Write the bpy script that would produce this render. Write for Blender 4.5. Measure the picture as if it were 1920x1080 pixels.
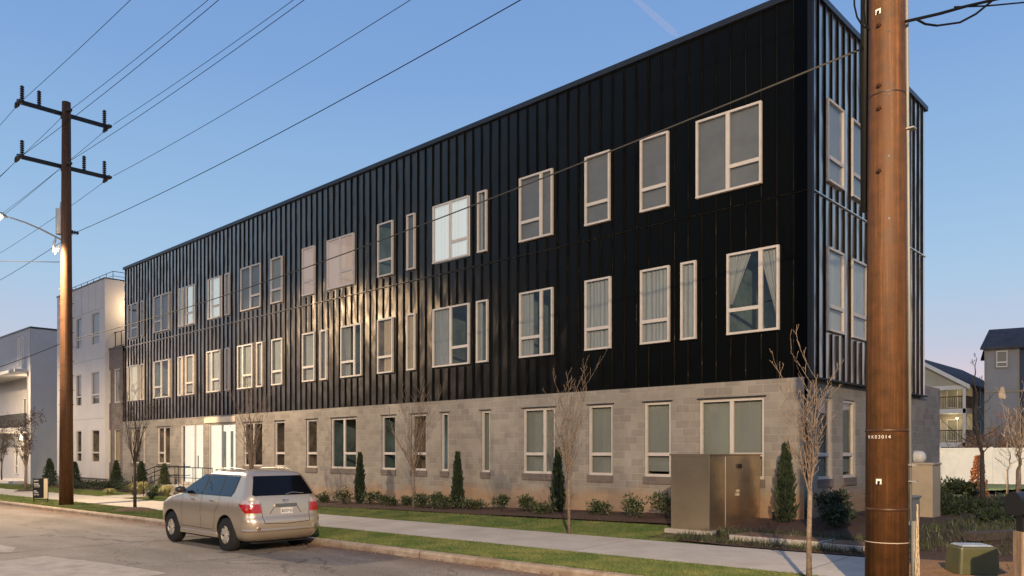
import bpy, bmesh, math, random
import numpy as np
from mathutils import Vector, Matrix, noise
S = bpy.context.scene
for o in list(bpy.data.objects): bpy.data.objects.remove(o)
R = math.radians
# ------------------------------------------------------------------ camera
CAM = Vector((7.52, -18.19, 2.225)); YAW = R(43.26)
cam = bpy.data.cameras.new('camera'); co = bpy.data.objects.new('camera', cam); S.collection.objects.link(co)
co.location = CAM; co.rotation_euler = (math.pi / 2, 0, YAW)
cam.sensor_width = 36; cam.lens = 27.6; cam.shift_y = 0.1594; cam.clip_start = 0.1; cam.clip_end = 6000
S.camera = co
# ------------------------------------------------------------------ sky (dusk)
w = bpy.data.worlds.new('World'); S.world = w; w.use_nodes = True
nt = w.node_tree; bg = nt.nodes['Background']
sk = nt.nodes.new('ShaderNodeTexSky'); sk.sky_type = 'NISHITA'; sk.sun_disc = False
sk.sun_elevation = R(3); sk.sun_rotation = R(158); sk.ozone_density = 3
tc = nt.nodes.new('ShaderNodeTexCoord'); sp = nt.nodes.new('ShaderNodeSeparateXYZ')
nt.links.new(tc.outputs['Generated'], sp.inputs[0])
rp = nt.nodes.new('ShaderNodeValToRGB'); nt.links.new(sp.outputs['Z'], rp.inputs[0])
def lin(c):
    return tuple(((v / 255 + .055) / 1.055) ** 2.4 if v > 10 else v / 255 / 12.92 for v in c) + (1,)
stops = [(0.0, (234, 196, 190)), (.055, (224, 198, 204)), (.12, (188, 195, 214)), (.2, (164, 194, 222)), (.30, (145, 181, 219)), (.42, (126, 163, 212)), (.6, (108, 146, 202)), (1.0, (78, 112, 170))]
el = rp.color_ramp.elements
for i, (p, c) in enumerate(stops):
    e = el[i] if i < 2 else el.new(p)
    e.position = p; e.color = lin(c)
mx = nt.nodes.new('ShaderNodeMix'); mx.data_type = 'RGBA'; mx.inputs[0].default_value = .08
nt.links.new(rp.outputs[0], mx.inputs[6])
sc_ = nt.nodes.new('ShaderNodeVectorMath'); sc_.operation = 'SCALE'; sc_.inputs['Scale'].default_value = .12
nt.links.new(sk.outputs[0], sc_.inputs[0]); nt.links.new(sc_.outputs[0], mx.inputs[7])
nt.links.new(mx.outputs[2], bg.inputs[0]); bg.inputs[1].default_value = 1.14
# ------------------------------------------------------------------ last light of the sun
sl = bpy.data.lights.new('sun', 'SUN'); sl.energy = .55; sl.angle = R(12); sl.color = (1, .80, .62)
so = bpy.data.objects.new('sun', sl); S.collection.objects.link(so); so.rotation_euler = (R(80), 0, R(22))
S.view_settings.view_transform = 'Standard'; S.view_settings.look = 'None'; S.view_settings.exposure = 0.0; S.view_settings.gamma = 1
S.cycles.max_bounces = 7; S.cycles.glossy_bounces = 3; S.cycles.transparent_max_bounces = 12; S.cycles.sample_clamp_indirect = 4
LAMP_W = 12500; LAMP2_W = 25000

# ------------------------------------------------------------------ geometry of the place
F_ = 1472.0; HOR = 846.0
RT = Vector((.7282, .6853, 0)); FW = Vector((-.6853, .7283, 0)); UP = Vector((0, 0, 1))
def ray(px, py): return RT * ((px - 960) / F_) + FW + UP * ((HOR - py) / F_)
def on_y(px, y0, py=HOR):
    d = ray(px, py); t = (y0 - CAM.y) / d.y; return CAM + d * t
def on_x(px, x0, py=HOR):
    d = ray(px, py); t = (x0 - CAM.x) / d.x; return CAM + d * t
def sstep(a, b, v):
    t = min(1, max(0, (v - a) / (b - a))); return t * t * (3 - 2 * t)
CURB = -7.85; SW0, SW1 = -6.1, -3.8; SWX = 3.3
def zroad(x): return .01 * (9 + max(-150, min(x, 40)))
def gz(x, y):
    zr = zroad(x)
    if y < CURB: return zr
    zc = zr + .15
    if y < SW0: return zc + .02 * (y - CURB) / (SW0 - CURB)
    if y < SW1: return zc + .02 + .05 * (y - SW0) / (SW1 - SW0)
    zs = zc + .07
    zf = max(min(.60 + .0215 * x, .62), zs + .06)
    return zs + (zf - zs) * sstep(SW1 + .1, -.6, y)
def gpt(px, py, it=12):
    d = ray(px, py); z = .3
    for _ in range(it):
        t = (z - CAM.z) / d.z; p = CAM + d * t; z = gz(p.x, p.y)
    return Vector((p.x, p.y, z))

# ------------------------------------------------------------------ object helpers
col = S.collection; ORG = {}
class MB:
    def __init__(s): s.v = []; s.f = []; s.m = []
    def quad(s, a, b, c, d, m=0):
        n = len(s.v); s.v += [tuple(a), tuple(b), tuple(c), tuple(d)]; s.f.append((n, n + 1, n + 2, n + 3)); s.m.append(m)
    def tri(s, a, b, c, m=0):
        n = len(s.v); s.v += [tuple(a), tuple(b), tuple(c)]; s.f.append((n, n + 1, n + 2)); s.m.append(m)
    def box(s, x0, x1, y0, y1, z0, z1, m=0):
        s.hexa([(x0, y0, z0), (x1, y0, z0), (x1, y1, z0), (x0, y1, z0), (x0, y0, z1), (x1, y0, z1), (x1, y1, z1), (x0, y1, z1)], m)
    def hexa(s, p, m=0):
        n = len(s.v); s.v += [tuple(q) for q in p]
        for f in ((0, 3, 2, 1), (4, 5, 6, 7), (0, 1, 5, 4), (1, 2, 6, 5), (2, 3, 7, 6), (3, 0, 4, 7)):
            s.f.append(tuple(n + i for i in f)); s.m.append(m)
    def tube(s, pts, rad, n=6, m=0, cap=True):
        pts = [Vector(p) for p in pts]; k = len(pts)
        if not isinstance(rad, (list, tuple)): rad = [rad] * k
        base = len(s.v); u = None
        for i, p in enumerate(pts):
            t = (pts[min(i + 1, k - 1)] - pts[max(i - 1, 0)])
            if t.length < 1e-9: t = Vector((0, 0, 1))
            t.normalize()
            if u is None: u = t.orthogonal().normalized()
            u = (u - t * u.dot(t))
            if u.length < 1e-6: u = t.orthogonal()
            u.normalize(); v = t.cross(u)
            for j in range(n):
                a = 2 * math.pi * j / n; s.v.append(tuple(p + (u * math.cos(a) + v * math.sin(a)) * rad[i]))
        for i in range(k - 1):
            for j in range(n):
                a = base + i * n + j; b = base + i * n + (j + 1) % n
                s.f.append((a, b, b + n, a + n)); s.m.append(m)
        if cap:
            s.f.append(tuple(base + j for j in range(n))[::-1]); s.m.append(m)
            s.f.append(tuple(base + (k - 1) * n + j for j in range(n))); s.m.append(m)
    def build(s, name, mats, parent=None, smooth=False, bevel=0, org=None):
        me = bpy.data.meshes.new(name); O = Vector((0, 0, 0))
        if parent is not None: O = ORG[parent.name]
        elif org is not None: O = Vector(org)
        me.from_pydata([(x - O.x, y - O.y, z - O.z) for x, y, z in s.v], [], s.f)
        if not isinstance(mats, (list, tuple)): mats = [mats]
        for q in mats: me.materials.append(q)
        me.polygons.foreach_set('material_index', s.m)
        if smooth: me.polygons.foreach_set('use_smooth', [True] * len(s.f))
        me.update()
        o = bpy.data.objects.new(name, me); col.objects.link(o)
        if parent is not None: o.parent = parent
        else: o.location = O
        ORG[o.name] = O
        if bevel:
            b = o.modifiers.new('b', 'BEVEL'); b.width = bevel; b.segments = 2; b.limit_method = 'ANGLE'
        return o
def tag(o, label, cat, group=None):
    o['label'] = label; o['category'] = cat
    if group: o['group'] = group
    return o
def thing(name, loc, label, cat, group=None):
    o = bpy.data.objects.new(name, None); col.objects.link(o); o.location = loc; o.empty_display_size = .3
    ORG[o.name] = Vector(loc); return tag(o, label, cat, group)
def struct(o, kind='structure'): o['kind'] = kind; return o

# ------------------------------------------------------------------ materials
def newmat(name):
    m = bpy.data.materials.new(name); m.use_nodes = True
    return m, m.node_tree, m.node_tree.nodes['Principled BSDF']
def N(t, ty, **k):
    n = t.nodes.new(ty)
    for a, b in k.items(): setattr(n, a, b)
    return n
def mat(name, c, rough=.6, metal=0, var=0, vscale=3, bump=0, bscale=40, c2=None, spec=.5, stretch=(1, 1, 1), ior=1.5, coat=0):
    m, t, b = newmat(name)
    b.inputs['Base Color'].default_value = (*c, 1); b.inputs['Roughness'].default_value = rough
    b.inputs['Metallic'].default_value = metal; b.inputs['Specular IOR Level'].default_value = spec; b.inputs['IOR'].default_value = ior
    b.inputs['Coat Weight'].default_value = coat; b.inputs['Coat Roughness'].default_value = .05
    tcn = N(t, 'ShaderNodeTexCoord'); mp = N(t, 'ShaderNodeMapping'); mp.inputs['Scale'].default_value = stretch
    t.links.new(tcn.outputs['Object'], mp.inputs[0])
    if var or c2:
        nz = N(t, 'ShaderNodeTexNoise'); nz.inputs['Scale'].default_value = vscale; nz.inputs['Detail'].default_value = 6; nz.inputs['Roughness'].default_value = .65
        t.links.new(mp.outputs[0], nz.inputs['Vector'])
        cr = N(t, 'ShaderNodeValToRGB'); t.links.new(nz.outputs['Fac'], cr.inputs[0])
        cc = c2 if c2 else tuple(min(1, v * (1 + var)) for v in c); ca = c if c2 else tuple(v * (1 - var) for v in c)
        cr.color_ramp.elements[0].position = .36; cr.color_ramp.elements[1].position = .64
        cr.color_ramp.elements[0].color = (*ca, 1); cr.color_ramp.elements[1].color = (*cc, 1)
        t.links.new(cr.outputs[0], b.inputs['Base Color'])
    if bump:
        n2 = N(t, 'ShaderNodeTexNoise'); n2.inputs['Scale'].default_value = bscale; n2.inputs['Detail'].default_value = 4
        t.links.new(mp.outputs[0], n2.inputs['Vector'])
        bp = N(t, 'ShaderNodeBump'); bp.inputs['Strength'].default_value = bump; bp.inputs['Distance'].default_value = .02
        t.links.new(n2.outputs['Fac'], bp.inputs['Height']); t.links.new(bp.outputs[0], b.inputs['Normal'])
    return m
def emis(name, c, s):
    m, t, b = newmat(name); b.inputs['Base Color'].default_value = (.3, .3, .3, 1)
    b.inputs['Emission Color'].default_value = (*c, 1); b.inputs['Emission Strength'].default_value = s; return m

def block_mat(name, base, dark, u_expr='sum'):
    """coursed concrete block, running bond, with single darker blocks and a rust splash above the soil"""
    m, t, b = newmat(name); b.inputs['Roughness'].default_value = .9
    tcn = N(t, 'ShaderNodeTexCoord'); s = N(t, 'ShaderNodeSeparateXYZ'); t.links.new(tcn.outputs['Object'], s.inputs[0])
    ad = N(t, 'ShaderNodeMath', operation='ADD'); t.links.new(s.outputs['X'], ad.inputs[0]); t.links.new(s.outputs['Y'], ad.inputs[1])
    cb = N(t, 'ShaderNodeCombineXYZ'); t.links.new(ad.outputs[0], cb.inputs['X']); t.links.new(s.outputs['Z'], cb.inputs['Y'])
    br = N(t, 'ShaderNodeTexBrick'); br.inputs['Scale'].default_value = 1; br.inputs['Brick Width'].default_value = .406; br.inputs['Row Height'].default_value = .203
    br.inputs['Mortar Size'].default_value = .011; br.inputs['Mortar Smooth'].default_value = .3; br.inputs['Bias'].default_value = -.15
    br.inputs['Color1'].default_value = (*base, 1); br.inputs['Color2'].default_value = (*dark, 1); br.inputs['Mortar'].default_value = (*[v * 1.12 for v in base], 1)
    t.links.new(cb.outputs[0], br.inputs['Vector'])
    nz = N(t, 'ShaderNodeTexNoise'); nz.inputs['Scale'].default_value = .55; nz.inputs['Detail'].default_value = 7; nz.inputs['Roughness'].default_value = .7
    t.links.new(tcn.outputs['Object'], nz.inputs['Vector'])
    mr = N(t, 'ShaderNodeMapRange'); mr.inputs[1].default_value = .3; mr.inputs[2].default_value = .7; mr.inputs[3].default_value = .74; mr.inputs[4].default_value = 1.2
    t.links.new(nz.outputs['Fac'], mr.inputs[0])
    fn = N(t, 'ShaderNodeTexNoise'); fn.inputs['Scale'].default_value = 60; fn.inputs['Detail'].default_value = 3; t.links.new(tcn.outputs['Object'], fn.inputs['Vector'])
    mr2 = N(t, 'ShaderNodeMapRange'); mr2.inputs[1].default_value = .3; mr2.inputs[2].default_value = .7; mr2.inputs[3].default_value = .9; mr2.inputs[4].default_value = 1.1
    t.links.new(fn.outputs['Fac'], mr2.inputs[0])
    mu = N(t, 'ShaderNodeMath', operation='MULTIPLY'); t.links.new(mr.outputs[0], mu.inputs[0]); t.links.new(mr2.outputs[0], mu.inputs[1])
    vm = N(t, 'ShaderNodeVectorMath', operation='SCALE'); t.links.new(br.outputs['Color'], vm.inputs[0]); t.links.new(mu.outputs[0], vm.inputs['Scale'])
    # clay splash: height above the (sloping) soil line plus noise
    h1 = N(t, 'ShaderNodeMath', operation='MULTIPLY'); t.links.new(s.outputs['X'], h1.inputs[0]); h1.inputs[1].default_value = -.0215
    h2 = N(t, 'ShaderNodeMath', operation='ADD'); t.links.new(h1.outputs[0], h2.inputs[0]); t.links.new(s.outputs['Z'], h2.inputs[1])
    n3 = N(t, 'ShaderNodeTexNoise'); n3.inputs['Scale'].default_value = .8; n3.inputs['Detail'].default_value = 8; n3.inputs['Roughness'].default_value = .7; t.links.new(tcn.outputs['Object'], n3.inputs['Vector'])
    h3 = N(t, 'ShaderNodeMath', operation='MULTIPLY_ADD'); t.links.new(n3.outputs['Fac'], h3.inputs[0]); h3.inputs[1].default_value = -.95; t.links.new(h2.outputs[0], h3.inputs[2])
    m3 = N(t, 'ShaderNodeMapRange'); m3.inputs[1].default_value = .0; m3.inputs[2].default_value = .3; m3.inputs[3].default_value = .5; m3.inputs[4].default_value = 0
    t.links.new(h3.outputs[0], m3.inputs[0])
    mm = N(t, 'ShaderNodeMix', data_type='RGBA'); t.links.new(m3.outputs[0], mm.inputs[0]); t.links.new(vm.outputs[0], mm.inputs[6]); mm.inputs[7].default_value = (.36, .2, .085, 1)
    t.links.new(mm.outputs[2], b.inputs['Base Color'])
    bp = N(t, 'ShaderNodeBump'); bp.inputs['Strength'].default_value = .6; bp.inputs['Distance'].default_value = .01; bp.invert = True
    a2 = N(t, 'ShaderNodeMath', operation='MULTIPLY_ADD'); t.links.new(fn.outputs['Fac'], a2.inputs[0]); a2.inputs[1].default_value = .5; t.links.new(br.outputs['Fac'], a2.inputs[2])
    t.links.new(a2.outputs[0], bp.inputs['Height']); t.links.new(bp.outputs[0], b.inputs['Normal'])
    return m

def metal_clad(gain=3.7, nm='charcoal_cladding'):
    m, t, b = newmat(nm)
    tcn = N(t, 'ShaderNodeTexCoord'); s = N(t, 'ShaderNodeSeparateXYZ'); t.links.new(tcn.outputs['Object'], s.inputs[0])
    ad = N(t, 'ShaderNodeMath', operation='ADD'); t.links.new(s.outputs['X'], ad.inputs[0]); t.links.new(s.outputs['Y'], ad.inputs[1])
    # each pan gets its own slight buckle: noise over (pan number, height)
    dv = N(t, 'ShaderNodeMath', operation='DIVIDE'); t.links.new(ad.outputs[0], dv.inputs[0]); dv.inputs[1].default_value = .406
    fl = N(t, 'ShaderNodeMath', operation='FLOOR'); t.links.new(dv.outputs[0], fl.inputs[0])
    fr = N(t, 'ShaderNodeMath', operation='FRACT'); t.links.new(dv.outputs[0], fr.inputs[0])
    cb = N(t, 'ShaderNodeCombineXYZ'); t.links.new(fl.outputs[0], cb.inputs['X']); t.links.new(s.outputs['Z'], cb.inputs['Z'])
    sx = N(t, 'ShaderNodeMath', operation='MULTIPLY'); t.links.new(fr.outputs[0], sx.inputs[0]); sx.inputs[1].default_value = .9; t.links.new(sx.outputs[0], cb.inputs['Y'])
    nz = N(t, 'ShaderNodeTexNoise'); nz.inputs['Scale'].default_value = .9; nz.inputs['Detail'].default_value = 1.5; t.links.new(cb.outputs[0], nz.inputs['Vector'])
    bp = N(t, 'ShaderNodeBump'); bp.inputs['Strength'].default_value = 1; bp.inputs['Distance'].default_value = .06
    t.links.new(nz.outputs['Fac'], bp.inputs['Height'])
    out = t.nodes['Material Output']; t.nodes.remove(b); mix = N(t, 'ShaderNodeMixShader'); df = N(t, 'ShaderNodeBsdfDiffuse'); b = N(t, 'ShaderNodeBsdfAnisotropic'); b.inputs['Color'].default_value = (1, .89, .78, 1)
    df.inputs[0].default_value = (.0028, .0034, .0038, 1); fr = N(t, 'ShaderNodeLayerWeight'); fr.inputs[0].default_value = .5
    pw = N(t, 'ShaderNodeMath', operation='POWER'); pw.inputs[1].default_value = 4; t.links.new(fr.outputs['Facing'], pw.inputs[0])
    fs = N(t, 'ShaderNodeMath', operation='MULTIPLY_ADD'); fs.use_clamp = True; fs.inputs[1].default_value = gain; fs.inputs[2].default_value = .003; t.links.new(pw.outputs[0], fs.inputs[0])
    t.links.new(fs.outputs[0], mix.inputs[0]); t.links.new(df.outputs[0], mix.inputs[1]); t.links.new(b.outputs[0], mix.inputs[2]); t.links.new(mix.outputs[0], out.inputs[0]); t.links.new(bp.outputs[0], b.inputs['Normal'])
    n2 = N(t, 'ShaderNodeTexNoise'); n2.inputs['Scale'].default_value = .7; n2.inputs['Detail'].default_value = 5; t.links.new(tcn.outputs['Object'], n2.inputs['Vector'])
    m2 = N(t, 'ShaderNodeMapRange'); m2.inputs[3].default_value = .24; m2.inputs[4].default_value = .38; t.links.new(n2.outputs['Fac'], m2.inputs[0]); t.links.new(m2.outputs[0], b.inputs['Roughness'])
    return m

def glass_mat(name, tint=(.75, .8, .8), mul=1.5, wob=.002):
    m = bpy.data.materials.new(name); m.use_nodes = True; t = m.node_tree; t.nodes.clear()
    out = N(t, 'ShaderNodeOutputMaterial'); mix = N(t, 'ShaderNodeMixShader'); tr = N(t, 'ShaderNodeBsdfTransparent'); gl = N(t, 'ShaderNodeBsdfGlossy')
    tr.inputs[0].default_value = (*tint, 1); gl.inputs['Roughness'].default_value = .015
    fr = N(t, 'ShaderNodeLayerWeight'); fr.inputs[0].default_value = .5
    pw = N(t, 'ShaderNodeMath', operation='POWER'); pw.inputs[1].default_value = 4.5; t.links.new(fr.outputs['Facing'], pw.inputs[0])
    mu = N(t, 'ShaderNodeMath', operation='MULTIPLY_ADD'); mu.use_clamp = True; mu.inputs[1].default_value = mul; mu.inputs[2].default_value = .05 * mul; t.links.new(pw.outputs[0], mu.inputs[0])
    tcn = N(t, 'ShaderNodeTexCoord'); nz = N(t, 'ShaderNodeTexNoise'); nz.inputs['Scale'].default_value = 1.3; nz.inputs['Detail'].default_value = 1
    t.links.new(tcn.outputs['Object'], nz.inputs['Vector'])
    bp = N(t, 'ShaderNodeBump'); bp.inputs['Strength'].default_value = 1; bp.inputs['Distance'].default_value = wob; t.links.new(nz.outputs['Fac'], bp.inputs['Height'])
    t.links.new(bp.outputs[0], gl.inputs['Normal'])
    t.links.new(mu.outputs[0], mix.inputs[0]); t.links.new(tr.outputs[0], mix.inputs[1]); t.links.new(gl.outputs[0], mix.inputs[2]); t.links.new(mix.outputs[0], out.inputs[0])
    return m

def pole_mat():
    m, t, b = newmat('weathering_steel'); b.inputs['Metallic'].default_value = .1; b.inputs['Specular IOR Level'].default_value = .45
    tcn = N(t, 'ShaderNodeTexCoord'); mp = N(t, 'ShaderNodeMapping'); mp.inputs['Scale'].default_value = (14, 14, .28); t.links.new(tcn.outputs['Object'], mp.inputs[0])
    n1 = N(t, 'ShaderNodeTexNoise'); n1.inputs['Scale'].default_value = 1.4; n1.inputs['Detail'].default_value = 8; n1.inputs['Roughness'].default_value = .7; t.links.new(mp.outputs[0], n1.inputs['Vector'])
    cr = N(t, 'ShaderNodeValToRGB'); t.links.new(n1.outputs['Fac'], cr.inputs[0]); e = cr.color_ramp.elements
    e[0].position = .3; e[0].color = (.065, .025, .008, 1); e[1].position = .76; e[1].color = (.22, .10, .036, 1); q = e.new(.52); q.color = (.108, .045, .013, 1)
    n2 = N(t, 'ShaderNodeTexNoise'); n2.inputs['Scale'].default_value = 5; n2.inputs['Detail'].default_value = 10; n2.inputs['Roughness'].default_value = .75; t.links.new(tcn.outputs['Object'], n2.inputs['Vector'])
    c2 = N(t, 'ShaderNodeValToRGB'); t.links.new(n2.outputs['Fac'], c2.inputs[0]); c2.color_ramp.elements[0].position = .35; c2.color_ramp.elements[1].position = .7; c2.color_ramp.elements[0].color = (.62, .66, .62, 1); c2.color_ramp.elements[1].color = (1.25, 1.15, 1.1, 1)
    mu = N(t, 'ShaderNodeMix', data_type='RGBA', blend_type='MULTIPLY'); mu.inputs[0].default_value = 1; t.links.new(cr.outputs[0], mu.inputs[6]); t.links.new(c2.outputs[0], mu.inputs[7]); t.links.new(mu.outputs[2], b.inputs['Base Color'])
    mr = N(t, 'ShaderNodeMapRange'); mr.inputs[3].default_value = .45; mr.inputs[4].default_value = .85; t.links.new(n2.outputs['Fac'], mr.inputs[0]); t.links.new(mr.outputs[0], b.inputs['Roughness'])
    bp = N(t, 'ShaderNodeBump'); bp.inputs['Strength'].default_value = .35; bp.inputs['Distance'].default_value = .01; t.links.new(n2.outputs['Fac'], bp.inputs['Height']); t.links.new(bp.outputs[0], b.inputs['Normal'])
    return m
M = {}
M['clad'] = metal_clad(); M['clad_rib'] = metal_clad(1.1, 'charcoal_seam')
M['trim_dark'] = mat('dark_trim', (.014, .015, .017), .35, 0, .2, 2)
M['block'] = block_mat('tan_block', (.275, .245, .205), (.205, .178, .152))
M['block_b'] = block_mat('brown_block', (.16, .13, .112), (.12, .095, .08))
M['frame'] = mat('window_frame', (.52, .47, .42), .45, 0, .06, 5)
M['frame_g'] = mat('grey_window_frame', (.30, .30, .30), .45, 0, .06, 5)
M['glass'] = glass_mat('window_glass', (.86, .88, .87), 1.15)
M['carglass'] = glass_mat('car_glass', (.30, .32, .31), 1.6, 0)
M['blind'] = mat('grey_blind', (.24, .245, .22), .8, 0, .08, 1.2, stretch=(1, 1, .4))
M['blind_d'] = mat('dark_grey_blind', (.15, .15, .15), .8, 0, .12, 1.2)
M['curtain'] = mat('pale_curtain', (.27, .28, .275), .8, 0, .12, 6, stretch=(3, 3, .3))
M['beigecurtain'] = mat('beige_curtain', (.46, .36, .23), .8, 0, .12, 6, stretch=(3, 3, .3))
M['room'] = mat('dark_room', (.22, .17, .13), .8, 0, .6, 1.4)
M['room_t'] = mat('teal_room', (.12, .17, .17), .8, 0, .4, 1.2)
M['lit_w'] = emis('lit_curtain_white', (.80, .86, .84), .62)
M['lit_y'] = emis('lit_room_warm', (.95, .76, .46), .62)
M['lit_p'] = emis('lit_room_peach', (.86, .68, .42), .62)
M['lit_pk'] = emis('lit_room_pink', (.62, .42, .36), .45)
M['lit_lobby'] = emis('lit_lobby', (1.0, .90, .72), 1.15)
M['lamp'] = emis('lamp_glow', (1, .80, .5), 120)
M['bulb'] = emis('bulb_glow', (1, .85, .6), 14)
M['tube'] = emis('tube_glow', (.8, .95, 1), 5)
M['concrete'] = mat('concrete', (.40, .36, .31), .9, 0, .12, 1.6, .3, 90)
M['curb'] = mat('curb_concrete', (.40, .33, .25), .9, 0, c2=(.25, .18, .12), vscale=3, bump=.4, bscale=60)
M['pole'] = pole_mat()
M['iron'] = mat('black_iron', (.012, .012, .013), .45, .3)
M['insul'] = mat('insulator', (.02, .018, .018), .4)
M['alu'] = mat('grey_metal', (.42, .40, .37), .45, .5, .1, 4)
M['wire'] = mat('wire', (.008, .008, .009), .9, spec=.05)
M['cable'] = mat('grey_cable', (.05, .048, .045), .8, spec=.2)
M['bark'] = mat('pale_bark', (.20, .145, .10), .85, 0, .4, 20)
M['bark_d'] = mat('dark_bark', (.055, .042, .034), .9, 0, .4, 12)
M['white'] = mat('white_panel', (.52, .49, .47), .7, 0, .05, .8)
M['greyside'] = mat('grey_siding', (.42, .42, .43), .75, 0, .04, 1)
M['paint_w'] = mat('white_paint', (.68, .65, .60), .5, 0, .05, 3)
M['soil'] = mat('bark_mulch', (.035, .018, .011), .95, 0, c2=(.085, .042, .025), vscale=16, bump=1, bscale=45)
M['straw'] = mat('pine_straw', (.20, .10, .042), .95, 0, c2=(.34, .19, .085), vscale=20, bump=1, bscale=60)
M['leaf_d'] = mat('dark_leaf', (.008, .017, .008), .7, 0, c2=(.034, .052, .017), vscale=5)
M['leaf_m'] = mat('shrub_leaf', (.02, .034, .012), .55, 0, c2=(.075, .095, .026), vscale=6)
M['leaf_y'] = mat('straw_leaf', (.20, .20, .06), .7, 0, c2=(.42, .37, .17), vscale=6)
M['leaf_o'] = mat('rust_leaf', (.30, .12, .05), .8, 0, c2=(.45, .23, .11), vscale=4)
M['steel'] = mat('brushed_steel', (.60, .47, .32), .22, .9, .10, 1.2, .25, 1.6)
M['tan'] = mat('tan_cabinet_paint', (.36, .29, .20), .45, 0, .08, 2)
M['grey'] = mat('grey_cabinet_paint', (.20, .20, .19), .5, 0, .08, 2)
M['olive'] = mat('olive_plastic', (.085, .085, .032), .42, 0, .12, 3)
M['boltrust'] = mat('bolt_rust', (.07, .028, .012), .5, .4)
M['wood'] = mat('wood_post', (.28, .19, .12), .8, 0, .3, 4, stretch=(6, 6, .6))

# asphalt
def road_mat():
    m, t, b = newmat('asphalt'); b.inputs['Roughness'].default_value = .85
    tcn = N(t, 'ShaderNodeTexCoord')
    a = N(t, 'ShaderNodeTexNoise'); a.inputs['Scale'].default_value = .55; a.inputs['Detail'].default_value = 8; a.inputs['Roughness'].default_value = .62
    mp = N(t, 'ShaderNodeMapping'); mp.inputs['Scale'].default_value = (.45, 1.4, 1); t.links.new(tcn.outputs['Object'], mp.inputs[0]); t.links.new(mp.outputs[0], a.inputs['Vector'])
    cr = N(t, 'ShaderNodeValToRGB'); t.links.new(a.outputs['Fac'], cr.inputs[0])
    cr.color_ramp.elements[0].position = .34; cr.color_ramp.elements[1].position = .66
    cr.color_ramp.elements[0].color = (.15, .128, .10, 1); cr.color_ramp.elements[1].color = (.265, .228, .188, 1)
    g = N(t, 'ShaderNodeTexNoise'); g.inputs['Scale'].default_value = 38; g.inputs['Detail'].default_value = 3; t.links.new(tcn.outputs['Object'], g.inputs['Vector'])
    mr = N(t, 'ShaderNodeMapRange'); mr.inputs[1].default_value = .3; mr.inputs[2].default_value = .7; mr.inputs[3].default_value = .5; mr.inputs[4].default_value = 1.55; t.links.new(g.outputs['Fac'], mr.inputs[0])
    vm = N(t, 'ShaderNodeVectorMath', operation='SCALE'); t.links.new(cr.outputs[0], vm.inputs[0]); t.links.new(mr.outputs[0], vm.inputs['Scale'])
    # cracks
    vo = N(t, 'ShaderNodeTexVoronoi', feature='DISTANCE_TO_EDGE'); vo.inputs['Scale'].default_value = .28
    nd = N(t, 'ShaderNodeTexNoise'); nd.inputs['Scale'].default_value = 1.5; nd.inputs['Detail'].default_value = 5; t.links.new(tcn.outputs['Object'], nd.inputs['Vector'])
    av = N(t, 'ShaderNodeVectorMath', operation='MULTIPLY_ADD'); t.links.new(nd.outputs['Color'], av.inputs[0]); av.inputs[1].default_value = (1.2, 1.2, 0); t.links.new(tcn.outputs['Object'], av.inputs[2]); t.links.new(av.outputs[0], vo.inputs['Vector'])
    lt = N(t, 'ShaderNodeMapRange'); lt.inputs[1].default_value = .0; lt.inputs[2].default_value = .012; lt.inputs[3].default_value = .42; lt.inputs[4].default_value = 1; t.links.new(vo.outputs['Distance'], lt.inputs[0])
    v2 = N(t, 'ShaderNodeVectorMath', operation='SCALE'); t.links.new(vm.outputs[0], v2.inputs[0]); t.links.new(lt.outputs[0], v2.inputs['Scale'])
    # leaf litter and clay in the gutter
    s = N(t, 'ShaderNodeSeparateXYZ'); t.links.new(tcn.outputs['Object'], s.inputs[0])
    n4 = N(t, 'ShaderNodeTexNoise'); n4.inputs['Scale'].default_value = .9; n4.inputs['Detail'].default_value = 8; n4.inputs['Roughness'].default_value = .75; t.links.new(tcn.outputs['Object'], n4.inputs['Vector'])
    ma = N(t, 'ShaderNodeMath', operation='MULTIPLY_ADD'); t.links.new(n4.outputs['Fac'], ma.inputs[0]); ma.inputs[1].default_value = 2.2; t.links.new(s.outputs['Y'], ma.inputs[2])
    m4 = N(t, 'ShaderNodeMapRange'); m4.inputs[1].default_value = CURB + .1; m4.inputs[2].default_value = CURB + 1.25; m4.inputs[3].default_value = 0; m4.inputs[4].default_value = .85; t.links.new(ma.outputs[0], m4.inputs[0])
    mm = N(t, 'ShaderNodeMix', data_type='RGBA'); t.links.new(m4.outputs[0], mm.inputs[0]); t.links.new(v2.outputs[0], mm.inputs[6]); mm.inputs[7].default_value = (.13, .072, .042, 1)
    t.links.new(mm.outputs[2], b.inputs['Base Color'])
    bp = N(t, 'ShaderNodeBump'); bp.inputs['Strength'].default_value = .5; bp.inputs['Distance'].default_value = .01; t.links.new(g.outputs['Fac'], bp.inputs['Height']); t.links.new(bp.outputs[0], b.inputs['Normal'])
    return m
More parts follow.
